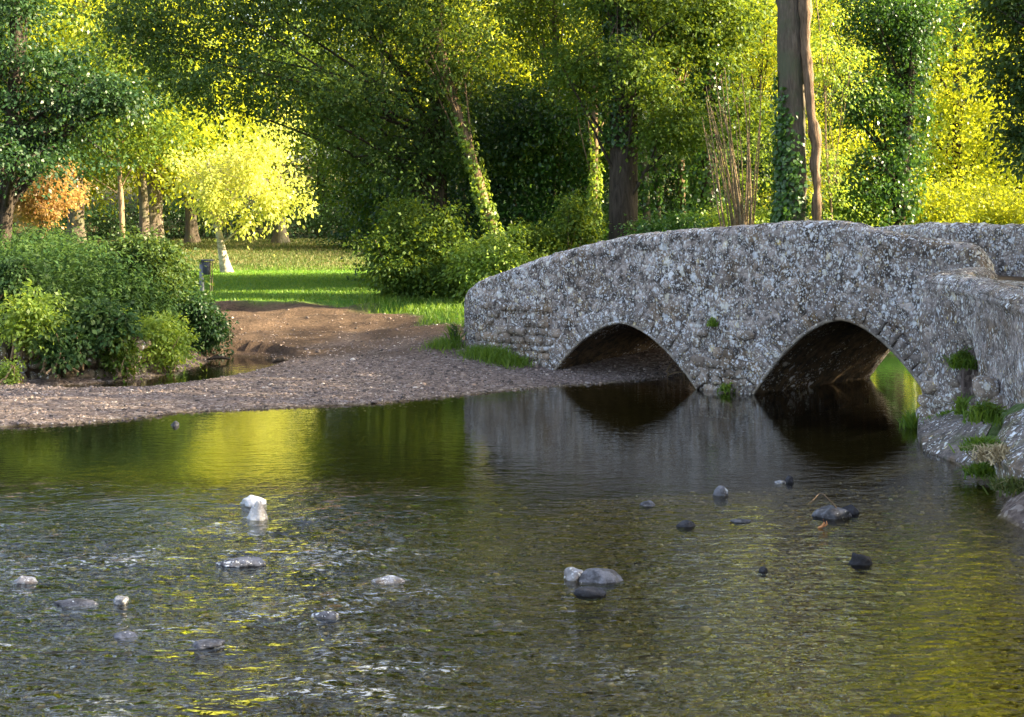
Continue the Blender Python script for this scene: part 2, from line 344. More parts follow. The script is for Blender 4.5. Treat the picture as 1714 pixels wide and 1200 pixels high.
fn = m.noise(m.pos((.7, 1.2, 1)), 16, 4, .7, .8); m.l(m.math('MULTIPLY', m.math('MULTIPLY', m.attr('foam_glint'), m.ramp(fn, [(.555, 0), (.60, 1)])), .45), m2.inputs[0])  # foam flecks that also paint the white glints of the riffle
m.l(mx.outputs[0], m2.inputs[1]); m.l(fo.outputs[0], m2.inputs[2]); m.l(m2.outputs[0], m.out.inputs[0])
wo_ = mesh_np('river_water', Pw, fc, m.m, smooth=True, attrs={'foam_glint': ('POINT', 'FLOAT', np.clip(rif * 1.5 - .15, 0, 1) * sstep(-.002, .018, hz)), 'rough': ('POINT', 'FLOAT', np.clip(.03 + .14 * (1 - sstep(10, 20, Pw[:, 1])) + .5 * rif, 0, 1))})
tag(wo_, 'shallow rippled river water reflecting green trees', kind='structure')

# pebbles (gravel) ------------------------------------------------
phi = (1 + 5 ** .5) / 2
ICO = np.array([(-1, phi, 0), (1, phi, 0), (-1, -phi, 0), (1, -phi, 0), (0, -1, phi), (0, 1, phi), (0, -1, -phi), (0, 1, -phi), (phi, 0, -1), (phi, 0, 1), (-phi, 0, -1), (-phi, 0, 1)]) / 1.9
ICF = np.array([(0, 11, 5), (0, 5, 1), (0, 1, 7), (0, 7, 10), (0, 10, 11), (1, 5, 9), (5, 11, 4), (11, 10, 2), (10, 7, 6), (7, 1, 8), (3, 9, 4), (3, 4, 2), (3, 2, 6), (3, 6, 8), (3, 8, 9), (4, 9, 5), (2, 4, 11), (6, 2, 10), (8, 6, 7), (9, 8, 1)])
def rot_z(a): c, s = np.cos(a), np.sin(a); z0 = np.zeros_like(c); o1 = np.ones_like(c); return np.stack([np.stack([c, -s, z0], -1), np.stack([s, c, z0], -1), np.stack([z0, z0, o1], -1)], 1)
def pebbles(name, C, S, mat, rng, label, kind='stuff', flat=.55, parent=None):
    n = len(C); V = np.repeat(ICO[None], n, 0) * (1 + rng.uniform(-.22, .22, (n, 12, 1)))
    V = V * np.stack([S, S * rng.uniform(.6, .95, n), S * rng.uniform(flat * .7, flat * 1.3, n)], -1)[:, None, :]
    V = np.einsum('nij,nkj->nki', rot_z(rng.uniform(0, 6.28, n)), V) + C[:, None, :]
    Fq = (ICF[None] + (np.arange(n) * 12)[:, None, None]).reshape(-1, 3)
    o = mesh_np(name, V.reshape(-1, 3), Fq, mat, parent=parent, attrs={'tint': ('FACE', 'FLOAT', np.repeat(rng.random(n), 20))})
    return tag(o, label, kind=kind)
m = M('pebble'); t = m.attr('tint')
col = m.ramp(t, [(0, (.04, .034, .032)), (.35, (.115, .09, .082)), (.6, (.19, .145, .13)), (.8, (.24, .205, .20)), (.93, (.33, .235, .175)), (1, (.55, .50, .46))])
m.princ(col, .75, m.bump(m.noise(m.pos(), 60, 3), .3, .01), .3); PEB = m.m
m = M('bed_pebble'); t = m.attr('tint')
m.princ(m.ramp(t, [(0, (.04, .034, .014)), (.4, (.14, .115, .032)), (.8, (.26, .21, .06)), (.96, (.40, .31, .12)), (1, (.6, .55, .42))]), .8, None, .2); PEBB = m.m
rng = np.random.default_rng(4)
def scatter(n, x0, x1, y0, y1): return np.c_[rng.uniform(x0, x1, n), rng.uniform(y0, y1, n)]
Q = scatter(110000, -12, 7.5, 20, 37); zz, s1, s2, cc, mm, ww, n_ = ground_z(Q, True)
Q3 = np.c_[Q, np.zeros(len(Q))]; dens = np.where(Q[:, 1] < 29.5, 1, np.exp(-(Q[:, 1] - 29.5) / 2.6)) * (.45 + .55 * (fbm(Q3, 1.1, 3, 88) > -.05))
keep = (s1 > -.5) & (mm < -.02) & (ww < 0) & (rng.random(len(Q)) < dens) & (zz > -.09)
Q, zz = Q[keep], zz[keep]; S = rng.lognormal(math.log(.0135), .5, len(Q)).clip(.008, .07)
print('gravel', len(Q))
pebbles('gravel', np.c_[Q, zz + S * .1], S, PEB, rng, 'loose grey pink pebbles of the gravel bar')
Q = scatter(52000, -7.5, 6, 8.2, 24); zz, s1, s2, cc, mm, ww, n_ = ground_z(Q, True); keep = (s1 < -.3) & (s2 < -.1) & (Q[:, 1] + fbm(np.c_[Q, Q[:, 0] * 0], .8, 4, 51) * 1.2 < np.interp(Q[:, 0], [-4, -2, -1, 0, 2, 5], [15.5, 15.8, 16, 16.5, 17.4, 17.6]) + rng.uniform(-1.6, .8, len(Q))) & (np.abs(Q[:, 0]) < Q[:, 1] * .4)
Q, zz = Q[keep], zz[keep]; S = rng.lognormal(math.log(.0145), .5, len(Q)).clip(.007, .06)
pebbles('river_bed_pebbles', np.c_[Q, zz + S * .15], S, PEBB, rng, 'brown pebbles lying on the river bed under the water')

# ------------------------------------------------------------------ stones / rocks
def icosub(levels):
    V = [Vector(v).normalized() for v in ICO]; Fs = [tuple(f) for f in ICF]
    for _ in range(levels):
        cache = {}; nf = []
        def mid(a, b):
            k = (min(a, b), max(a, b))
            if k not in cache: V.append(((V[a] + V[b]) / 2).normalized()); cache[k] = len(V) - 1
            return cache[k]
        for a, b, c in Fs:
            ab, bc, ca = mid(a, b), mid(b, c), mid(c, a); nf += [(a, ab, ca), (b, bc, ab), (c, ca, bc), (ab, bc, ca)]
        Fs = nf
    return np.array([tuple(v) for v in V]), np.array(Fs)
ICO1, ICF1 = icosub(1); ICO3, ICF3 = icosub(3)
def rock_mesh(dim, seed, rough=.22, lv=3, box=.0):
    V = (ICO3 if lv == 3 else ICO1).copy(); Fq = ICF3 if lv == 3 else ICF1
    if box:
        e = 1 - box * .72; V = np.sign(V) * np.abs(V) ** e; 
    rg = np.random.default_rng(seed)
    for _ in range(7):                                     # facets cut off by random planes
        nrm = rg.normal(size=3); nrm /= np.linalg.norm(nrm); c = rg.uniform(.62, .92); d = V @ nrm; V = V - np.maximum(d - c, 0)[:, None] * nrm
    V = V * (1 + rough * fbm(V + seed * 3.7, 1.6, 3, seed)[:, None])
    return V * np.array(dim) / 2, Fq
# river rocks: (px, py of waterline, width px, height px, material, label)
RK = [
 (421, 846, 46, 17, 'p', 'flat pale bluish stone balanced behind the triangular pale rock in the left water', 1.0, .5),
 (428, 869, 38, 36, 'p', 'pale triangular rock standing out of the left water', .9, 0),
 (405, 946, 84, 11, 'g', 'long low grey rock below the pale triangular rock, water running over it', .6, 0),
 (116, 1017, 80, 12, 'g', 'long flat blue grey rock in the riffle at far left', .6, 0),
 (202, 1010, 26, 13, 'l', 'small pale pointed stone right of the long flat rock in the left riffle', .8, 0),
 (38, 976, 40, 13, 'l', 'pale wet stone near the left edge of the picture', .8, 0),
 (212, 1068, 50, 10, 'g', 'low wet stone awash in the lower left riffle, left of two', .6, 0),
 (346, 1084, 64, 11, 'g', 'low wet stone awash in the lower left riffle, right of two', .6, 0),
 (546, 1034, 50, 12, 'g', 'low grey rock awash between riffle and clear water', .6, 0),
 (652, 975, 60, 10, 'l', 'flat light stone barely breaking the water at centre left', .6, 0),
 (961, 970, 36, 22, 'l', 'white striped stone leaning on the grey rock at bottom centre', .9, 0),
 (1003, 974, 72, 22, 'g', 'rounded purple grey rock beside the white striped stone', .8, 0),
 (988, 997, 52, 13, 'd', 'small dark stone in front of the rounded purple grey rock', .8, 0),
 (1208, 829, 26, 19, 'g', 'small wedge shaped grey stone below the bridge pier reflection', .8, 0),
 (1321, 807, 17, 13, 'd', 'tiny dark pointed stone nearest to the second arch', .8, 0),
 (1307, 809, 18, 5, 'l', 'small light flat stone left of the tiny dark pointed stone', .8, 0),
 (1399, 867, 62, 20, 'g', 'oblong flat topped grey rock with a twig across it', .8, 0),
 (1423, 860, 32, 17, 'd', 'dark blue stone behind the oblong rock with the twig', .8, 0),
 (1148, 881, 32, 11, 'd', 'low dark stone in clear water left of the oblong rock', .8, 0),
 (1443, 944, 40, 21, 'd', 'rounded black rock alone in the right water', .9, 0),
 (1278, 957, 15, 10, 'd', 'tiny black stone left of the rounded black rock', .8, 0),
 (1084, 846, 30, 9, 'g', 'pale submerged stone under the reflection of the pier', .6, 0),
 (1238, 875, 36, 6, 'g', 'flat submerged grey stone between wedge stone and oblong rock', .6, 0),
 (292, 712, 14, 9, 'g', 'small round grey stone just off the gravel bar', .8, 0),
]
for k, (px, py, wpx, hpx, mt, lab, dep, up) in enumerate(RK):
    P = PG(px, py); s = P[1] / F; W, Hh = wpx * s * 1.05, hpx * s * .82
    tall = Hh / .62
    V, Fq = rock_mesh((W, W * dep, tall * 1.35), 100 + k, .25)
    if k == 1: V[:, :2] *= (1 - .45 * sstep(-.2, 1, V[:, 2] / (tall * .6)))[:, None]
    o = mesh_np('river_rock', V, Fq, {'l': ST_RL, 'p': ST_RP, 'g': ST_RK, 'd': ST_RD}[mt], smooth=False)
    top = V[:, 2].max(); o.location = (P[0], P[1] + W * dep * .35, Hh - top + up * .012)
    tag(o, lab, 'rock', 'rocks standing in the river'); o.rotation_euler[2] = (k * 37 % 20 - 10) / 40

def tube(paths, mat, name, parent=None, sides=8, rough=.0, seed=0, smooth=True):
    """paths: list of (points, radii) joined in one mesh"""
    Vs, Fs, off = [], [], 0
    for pts, rad in paths:
        pts = np.array(pts, float); rad = np.array(rad, float); n = len(pts)
        tg = np.gradient(pts, axis=0); tg /= np.linalg.norm(tg, axis=1)[:, None] + 1e-9
        ref = np.array([0, 0, 1.0]) if abs(tg[:, 2]).mean() < .8 else np.array([1.0, 0, 0])
        s = np.cross(tg, ref); s /= np.linalg.norm(s, axis=1)[:, None] + 1e-9; u = np.cross(s, tg)
        a = np.arange(sides) / sides * 2 * math.pi
        R = rad[:, None] * np.ones(sides)
        if rough: R = R * (1 + rough * fbm(np.c_[np.tile(np.cos(a), n) * 2, np.tile(np.sin(a), n) * 2, np.repeat(pts[:, 2], sides)], 1.3, 3, seed).reshape(n, sides))
        V = pts[:, None, :] + R[..., None] * (np.cos(a)[None, :, None] * s[:, None, :] + np.sin(a)[None, :, None] * u[:, None, :])
        Vs.append(V.reshape(-1, 3)); i = np.arange(n * sides).reshape(n, sides) + off
        Fs.append(np.stack([i[:-1], np.roll(i[:-1], -1, 1), np.roll(i[1:], -1, 1), i[1:]], -1).reshape(-1, 4)); off += n * sides
    return mesh_np(name, np.concatenate(Vs), np.concatenate(Fs), mat, parent, smooth)
def smoothp(pts, rad, n):
    pts = np.array(pts, float); t = np.linspace(0, len(pts) - 1, n); k = np.arange(len(pts)); q = np.stack([np.interp(t, k, pts[:, j]) for j in range(3)], -1); r_ = np.interp(t, k, rad)
    for _ in range(3): q[1:-1] = (q[:-2] + 2 * q[1:-1] + q[2:]) / 4
    q[:, 0] += .014 * fbm(np.c_[t, t * 0, t * 0], 1.6, 2, 3); return q, r_ * (1 + .35 * fbm(np.c_[t, t * 0 + 3, t * 0], 1.9, 2, 4))
def bez(a, b, bend, n=8):
    a, b = np.array(a, float), np.array(b, float); t = np.linspace(0, 1, n)[:, None]; c = (a + b) / 2 + np.array(bend)
    return (1 - t) ** 2 * a + 2 * t * (1 - t) * c + t * t * b

# twig and floating leaf
t0 = PG(1395, 866); tw = thing('twig', t0, 'bent pale bare twig arching from the oblong flat topped rock', 'twig')
d0 = t0[1]
def rel(px, py, d): return PW(px, py, d) - t0
tube([([rel(1400, 850, d0), rel(1390, 838, d0), rel(1378, 827, d0), rel(1371, 826, d0), rel(1364, 834, d0 - .1), rel(1354, 843, d0 - .2)], [.009, .008, .007, .006, .005, .004])], BK['tan'], 'stem', tw, 6)
P = PG(1378, 884); V, Fq = rock_mesh((.09, .05, .10), 7, .5, 1)
lf = thing('withered_leaf', P, 'small curled orange dead leaf floating in front of the oblong rock', 'leaf')
tube([([(-.05, 0, .0), (-.01, 0, .015), (.01, 0, .05), (.0, 0, .085)], [.012, .016, .012, .006]), ([(.01, 0, .02), (.035, -.01, .04), (.03, 0, .07)], [.01, .009, .004])], simple('dead_leaf', (.5, .22, .09)), 'blade', lf, 6)

# ------------------------------------------------------------------ bridge
B0 = np.array([4.24, 25.1]); U = np.array([.719, -.695]); N = np.array([.695, .719]); BW = 3.9
def BP(t, w_, z_): return np.c_[B0[0] + U[0] * t + N[0] * w_, B0[1] + U[1] * t + N[1] * w_, z_]
def px_t(px): r = (px - CX) / F; return (r * B0[1] - B0[0]) / (U[0] - U[1] * r)
prof_px = [(757, 530), (764, 497), (780, 479), (800, 467), (850, 448), (900, 430), (950, 415), (1000, 403), (1050, 392), (1100, 386), (1150, 382), (1200, 379), (1250, 375), (1300, 371), (1350, 369), (1390, 368), (1430, 374), (1480, 387), (1540, 398), (1600, 405), (1650, 410)]
PT = np.array([px_t(a) for a, b in prof_px]); PZ = np.array([CH - (b - HY) / F * (B0[1] + U[1] * px_t(a)) for a, b in prof_px])
T0, T1, TN = PT[0] + .02, 9.5, 4.25
def top_near(t): return np.interp(t, PT, PZ)
def top_far(t): return np.interp(t, [T0, T0 + .3, T0 + 1.2, -5, -3, -1, 0, 1.5, 3, 5, 9.5], [1.2, 1.55, 1.8, 2.2, 2.55, 2.78, 2.9, 3.02, 2.98, 2.9, 2.6])
def road(t): return np.interp(t, [T0, -6, -4, -2, 0, 2, 4.2, 9.5], [.55, 1.0, 1.45, 1.8, 2.0, 2.1, 2.02, 2.0])
A1 = (px_t(925) , px_t(1170), 1.11); A2 = (0.0, 3.52, 1.39)
def arch(t):
    z_ = np.full_like(t, -.5)
    for a, b, h in (A1, A2):
        c, r = (a + b) / 2, (b - a) / 2; ins = (t >= a) & (t <= b)
        z_ = np.where(ins, h * (1 - np.abs(np.clip((t - c) / r, -1, 1)) ** 1.75) - .02, z_)
    return z_
ts = list(np.arange(T0, T1, .055))
e = 1e-4
for a, b, h in (A1, A2): ts += [a - e, a + e * 0, b, b + e] + [a + q for q in (.015, .03)] + [b - q for q in (.015, .03)]
ts += [TN, TN + e]
ts = np.unique(np.array(ts)); zb = arch(ts); zt = np.where(ts <= TN, top_near(ts), road(ts) + .02)
qe = np.clip((ts - (TN - .42)) / .42, 0, 1); zt = np.where(ts <= TN, road(ts) + .1 + (zt - road(ts) - .1) * np.sqrt(1 - qe ** 2.4), zt)
zf = top_far(ts); zr_ = road(ts); nT = len(ts)
endround = np.interp(ts, [T0, T0 + .08, T0 + .25, T0 + .6], [.5, .26, .1, 0])
rnd_r = np.interp(TN - ts, [0, .05, .15, .3, 1], [1, .6, .25, 0, 0]) * (ts <= TN)
PTK = .46
rings = []   # list of (w, z) columns
NF = 46
for k in range(NF):
    f_ = k / (NF - 1); rings.append((endround + 0 * ts, zb + (zt - .16 - zb) * f_, 'front'))
for a in np.linspace(12, 168, 9):
    ar = math.radians(a); rings.append((endround + PTK / 2 - PTK / 2 * math.cos(ar) * (1 - .0 * rnd_r), np.where(ts <= TN, zt - .16 + .16 * math.sin(ar), zt), 'top'))
for f_ in (0, .5, 1): rings.append((PTK + endround * .5, np.maximum((zt - .16) * (1 - f_) + zr_ * f_, zr_), 'in'))
for f_ in (.33, .66): rings.append((PTK + (BW - 2 * PTK) * f_ + 0 * ts, zr_ + .03, 'road'))
for f_ in np.linspace(0, 1, 14): rings.append((BW - PTK + 0 * ts, zr_ * (1 - f_) + (zf - .16) * f_, 'fin'))
for a in np.linspace(12, 168, 7):
    ar = math.radians(a); rings.append((BW - PTK / 2 - PTK / 2 * math.cos(ar) + 0 * ts, zf - .16 + .16 * math.sin(ar), 'ftop'))
for f_ in np.linspace(0, 1, 12): rings.append((BW + 0 * ts, (zf - .16) * (1 - f_) + zb * f_, 'far'))
for f_ in np.linspace(0, 1, 22)[1:-1]: rings.append((BW * (1 - f_) + 0 * ts, zb, 'soffit'))
K = len(rings); V = np.zeros((nT, K, 3))
for k, (w_, z_, kd) in enumerate(rings):
    Pk = BP(ts, w_, z_); nz = fbm(Pk, 2.2, 4, 40) * .03 + fbm(Pk, 7, 3, 45) * .05
    amp = {'front': 1, 'top': .9, 'in': .6, 'road': .3, 'fin': 1, 'ftop': 1, 'far': 1, 'soffit': .9}[kd]
    if kd in ('front',):
        fade = sstep(0, .12, z_ - zb + 0 * ts) if True else 1
        Pk[:, :2] -= N[None] * (nz * (.35 + .65 * fade))[:, None]
    elif kd in ('far',): Pk[:, :2] += N[None] * nz[:, None]
    elif kd in ('fin',): Pk[:, :2] -= N[None] * nz[:, None]
    elif kd == 'soffit': Pk[:, 2] += np.where(zb > -.4, nz * 1.3, 0)
    else: Pk[:, 2] += nz * amp * (.7 if kd != 'ftop' else 1)
    V[:, k] = Pk
idx = np.arange(nT * K).reshape(nT, K)
i2 = np.roll(idx, -1, 1)
fq = np.stack([idx[:-1], i2[:-1], i2[1:], idx[1:]], -1)
kinds = np.array([r[2] for r in rings]); sofm = (kinds == 'soffit')
def sub(maskk):
    return fq[:, maskk].reshape(-1, 4)
caps = [idx[0][::-1][None], idx[-1][None]]
roadm = (kinds == 'road')
bridge = thing('stone_bridge', (*BP(np.array([-2.0]), np.array([1.9]), np.array([0.0]))[0],), 'old two arched stone packhorse bridge mottled with white lichen', 'bridge')
bl = np.array(bridge.location)
def bpart(name, Vw, Fw, mat, **kw): return mesh_np(name, np.asarray(Vw) - bl, Fw, mat, bridge, **kw)
Vf = V.reshape(-1, 3)
bpart('masonry_body', Vf, [sub(~sofm & ~roadm), caps[0], caps[1]], ST_BR, smooth=True)
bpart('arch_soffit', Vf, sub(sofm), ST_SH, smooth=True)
bpart('roadway', Vf, sub(roadm), EARTH, smooth=True)

def block(corners4, depth, dirv, rg, rough=.012, bev=.12, sub_=2):
    """a dressed stone: quad on the face (4 points, ccw seen from outside) extruded by depth along dirv; pillow shaped"""
    c = np.array(corners4, float); ctr = c.mean(0); dirv = np.array(dirv, float)
    ring0 = c - dirv * depth * .6; ring1 = ctr + (c - ctr) * 1.0 + dirv * depth * .45; ring2 = ctr + (c - ctr) * (1 - bev) + dirv * depth
    ring1 = ring1 + rg.normal(0, rough, ring1.shape); ring2 = ring2 + rg.normal(0, rough, ring2.shape)
    n = len(c); Vb = np.concatenate([ring0, ring1, ring2, [ctr + dirv * depth * 1.1]])
    q = np.array([[(k), (k + 1) % n, n + (k + 1) % n, n + k] for k in range(n)] + [[n + k, n + (k + 1) % n, 2 * n + (k + 1) % n, 2 * n + k] for k in range(n)])
    tr_ = np.array([[2 * n + k, 2 * n + (k + 1) % n, 3 * n] for k in range(n)])
    return Vb, [q, tr_]
rg = np.random.default_rng(11)
Nf = np.array([-N[0], -N[1], 0])
def stone(name, cs, depth, dirv, mat, parentfn, smooth=False):
    Vb, Fb = block(cs, depth, dirv, rg); return parentfn(name, Vb, Fb, mat, smooth=smooth, attrs={'tint': ('FACE', 'FLOAT', np.full(sum(len(f) for f in Fb), rg.random()))})
for a, b, h in (A1, A2):                             # arch ring stones
    c, r = (a + b) / 2, (b - a) / 2; L = 0; tt = np.linspace(a, min(b, 9), 400); zz = h * (1 - np.abs((tt - c) / r) ** 1.75)
    S_ = np.concatenate([[0], np.cumsum(np.hypot(np.diff(tt), np.diff(zz)))]); tot = S_[-1]; n = int(tot / .155); cuts = np.linspace(0, tot, n + 1) + np.concatenate([[0], rg.uniform(-.02, .02, n - 1), [0]])
    ti = np.interp(cuts, S_, tt); zi = np.interp(cuts, S_, zz)
    for k in range(n):
        dep = .30 + rg.uniform(-.06, .07)
        def nr(t_):
            u_ = (t_ - c) / r; sl_ = -h * 1.75 * np.sign(u_) * abs(u_) ** .75 / r; nv = np.array([-sl_, 1]); return nv / np.linalg.norm(nv)
        g_ = .006
        n0, n1 = nr(ti[k]), nr(ti[k + 1]); tv = np.array([ti[k + 1] - ti[k], zi[k + 1] - zi[k]]); tv /= np.linalg.norm(tv)
        p = [np.array([ti[k], zi[k]]) + tv * g_, np.array([ti[k + 1], zi[k + 1]]) - tv * g_]
        q = [p[1] + n1 * dep, p[0] + n0 * dep]
        pts = [BP(np.array([x[0]]), np.array([-.02]), np.array([x[1]]))[0] for x in (p[0], p[1], q[0], q[1])]
        stone('arch_stone', pts,   .022 + rg.uniform(0, .02), Nf, ST_VO, bpart)
    L_ = BP(tt, np.full(len(tt), -.035), zz + .012) - bl; tube([(L_, np.full(len(tt), .034))], ST_LIP, 'arch_edge', bridge, 6, .35, 5)
    
# rubble stones low on the pier and at the left foot
nst = 0
def rubble_rows(t_a, t_b, z_a, z_b, prob, ex):
    global nst
    zc = z_a
    while zc < z_b:
        hh = rg.uniform(.11, .19); tc = t_a + rg.uniform(-.1, .1)
        while tc < t_b:
            ww = rg.uniform(.16, .38); tm = tc + ww / 2; zm = zc + hh / 2
            zar = [h * (1 - abs((tm - (a + b) / 2) / ((b - a) / 2)) ** 1.75) + .40 if abs(tm - (a + b) / 2) < (b - a) / 2 + .12 else -1 for a, b, h in (A1, A2)]
            if rg.random() < prob(tm, zm) and zm > max(zar) - .02 and zm < top_near(tm) - .3:
                j = lambda: rg.uniform(-.022, .022)
                cs2 = [(tc + .01 + j(), zc + .01 + j()), (tc + ww * .5, zc + j() * .8), (tc + ww - .01 + j(), zc + .01 + j()), (tc + ww - .01 + j(), zc + hh - .01 + j()), (tc + ww * .5, zc + hh + j()), (tc + .01 + j(), zc + hh - .01 + j())]
                er = float(np.interp(tm, [T0, T0 + .08, T0 + .25, T0 + .6], [.5, .26, .1, 0]))
                pts = [BP(np.array([a_]), np.array([er - .0]), np.array([b_]))[0] for a_, b_ in cs2]
                stone('stone', pts,   .03 + rg.uniform(0, .04), Nf, ST_RB, bpart); nst += 1
            tc += ww
        zc += hh
rubble_rows(T0 + .75, A1[0] + .1, .1, 1.25, lambda t, z: .95 if z < .75 + (t - T0 - .75) * .1 else .45, 0)
rubble_rows(A1[1] - .15, A2[0] + .2, -.05, .95, lambda t, z: .95 if z < .55 else .35, 0)
print('rubble', nst)
# bigger white lichen crusts are patterns of the stone; small ferns on the pier come later

# ------------------------------------------------------------------ wing wall at the right
path = [(6.9, 21.95), (6.45, 21.5), (WX0 + .02, WY0 + .08), (WX0, WY0 - .02), (WX0 + .12, WY0 - .22), (6.22, 20.5), (6.36, 20.2), (6.38, 19.2), (6.40, 18.0), (6.46, 16.5), (6.55, 15), (6.75, 12.5), (7.0, 9), (7.5, 4)]
path = np.array(path); L = np.concatenate([[0], np.cumsum(np.hypot(*np.diff(path, axis=0).T))])
s_ = np.concatenate([np.arange(0, 6, .05), np.arange(6, L[-1], .15)]); pth = np.c_[np.interp(s_, L, path[:, 0]), np.interp(s_, L, path[:, 1])]
tg = np.gradient(pth, axis=0); tg /= np.linalg.norm(tg, axis=1)[:, None]; nrm = np.c_[tg[:, 1], -tg[:, 0]]       # outward (towards the water)
nrm = np.where((nrm[:, 0] > 0)[:, None], -nrm, nrm)
for _ in range(5): nrm = (np.roll(nrm, 1, 0) + nrm * 2 + np.roll(nrm, -1, 0)) / 4; nrm /= np.linalg.norm(nrm, axis=1)[:, None]
ztop = np.interp(pth[:, 1], [4, 13, 17.5, 18.5, 20, 21, 22], [1.7, 1.85, 2.02, 2.09, 2.2, 2.24, 2.3]) 
zbot = np.interp(pth[:, 1], [4, 17, 19.5, 20.5, 21], [.2, .3, .1, -.3, -.5])
cols_ = []
for f_ in np.linspace(0, 1, 44): cols_.append((0 * ztop, zbot + (ztop - .12 - zbot) * f_, 0))
for a in np.linspace(10, 150, 8):
    ar = math.radians(a); cols_.append((-.27 + .27 * math.cos(ar) + .03, ztop - .12 + .13 * math.sin(ar), 1))
cols_.append((-.55 + 0 * ztop, ztop - .12, 1)); cols_.append((-.55 + 0 * ztop, ztop - .6, 1))
Vw = np.zeros((len(pth), len(cols_), 3))
for k, (o_, z_, kd) in enumerate(cols_):
    Pk = np.c_[pth + nrm * (np.broadcast_to(o_, len(pth)))[:, None], z_]
    nz = fbm(Pk, 1.8, 4, 60) * .06 + fbm(Pk, 7, 3, 65) * .035
    cav = np.exp(-((Pk[:, 1] - 20.15) / .26) ** 2 - ((z_ - .88) / .42) ** 2) * .42
    lip = np.exp(-((z_ - (ztop - .17)) / .05) ** 2) * .05
    Pk[:, :2] += nrm * (nz - cav * (kd == 0) + lip)[:, None]; Pk[:, 2] += nz * kd
    Vw[:, k] = Pk
wing = thing('wing_wall', (6.4, 19, 0), 'streaked grey stone wing wall with rounded coping right of the second arch', 'wall'); wl = np.array(wing.location)
idx = np.arange(Vw.shape[0] * Vw.shape[1]).reshape(Vw.shape[:2]); fq = np.stack([idx[:-1, :-1], idx[1:, :-1], idx[1:, 1:], idx[:-1, 1:]], -1)
def wpart(name, V_, F_, mat, **kw): return mesh_np(name, np.asarray(V_) - wl, F_, mat, wing, **kw)
wpart('masonry', Vw.reshape(-1, 3), fq[:, :43].reshape(-1, 4), ST_WG, smooth=True)
wpart('coping', Vw.reshape(-1, 3), fq[:, 43:].reshape(-1, 4), ST_WG, smooth=True)
# rough stones piled in the foot of the wall
stn = [(1548, 600, .22, .16), (1566, 588, .2, .17), (1584, 582, .17, .14), (1552, 625, .26, .2), (1578, 615, .2, .17), (1560, 650, .36, .18), (1590, 640, .22, .16), (1548, 672, .3, .2), (1578, 676, .38, .2), (1596, 662, .24, .2), (1552, 698, .36, .24), (1584, 704, .42, .22), (1556, 720, .34, .2), (1590, 606, .16, .15), (1570, 572, .15, .1), (1598, 690, .25, .2), (1640, 655, .3, .3), (1655, 672, .3, .2)]
for k, (px, py, a, b) in enumerate(stn):
    d = 20.9 - (px - 1545) / 60 * .55 if px < 1620 else 18.8
    c = PW(px, py, d); V_, F_ = rock_mesh((a * 1.25, a * 1.2, b * 1.3), 300 + k, .2, 1, .5)
    wpart('stone', V_ + c + np.array([.1, .08, 0]), F_, ST_RB, attrs={'tint': ('FACE', 'FLOAT', np.full(len(F_), rg.random()))})

# sloping apron slab and bank rocks
def hull_rock(name, pts, mat, label, seed, n=3):
    """closed solid from a top polygon (ccw) dropped to a lower level"""
    import bmesh
    bm = bmesh.new(); vs = [bm.verts.new(p) for p in pts] + [bm.verts.new((p[0] * 1.0, p[1], -.4)) for p in pts]
    bmesh.ops.convex_hull(bm, input=vs); bmesh.ops.triangulate(bm, faces=bm.faces)
    bmesh.ops.subdivide_edges(bm, edges=bm.edges, cuts=6, use_grid_fill=True); bmesh.ops.triangulate(bm, faces=bm.faces)
    me = bpy.data.meshes.new(name); bm.to_mesh(me); bm.free(); me.materials.append(mat)
    co = np.zeros(len(me.vertices) * 3, np.float32); me.vertices.foreach_get('co', co); co = co.reshape(-1, 3)
    dd = np.c_[fbm(co, 2.5, 4, seed), fbm(co, 2.5, 4, seed + 9), fbm(co, 2.5, 4, seed + 5)] * .05
    c0 = np.array(pts).mean(0); c0[2] = 0; co = co + dd - c0; me.vertices.foreach_set('co', co.astype(np.float32).ravel()); me.update()
    o = bpy.data.objects.new(name, me); COL.objects.link(o); o.location = tuple(c0); return tag(o, label, 'rock')
hull_rock('apron_slab', [(5.42, 18.75, .03), (5.57, 17.35, .03), (5.98, 17.9, .47), (6.25, 19.5, .46), (5.8, 20.45, .2), (5.6, 19.7, .1)], ST_LG, 'large smooth sloping grey slab at the foot of the wing wall', 80)
hull_rock('bank_boulder', [(5.62, 16.9, .35), (5.42, 15.7, .3), (5.5, 14.6, .42), (5.95, 14.2, .72), (6.5, 15.4, .98), (6.5, 17.2, .95), (6.05, 17.5, .66)], ST_LG, 'big furrowed pale grey boulder bank at the right edge below the wing wall', 90)
hull_rock('bank_boulder', [(5.18, 14.5, .1), (5.0, 13.3, .15), (5.0, 12, .3), (5.7, 12, .7), (5.8, 13.8, .72), (5.5, 14.9, .4)], ST_BK, 'mossy brown boulder at the water edge under the furrowed boulder', 95)

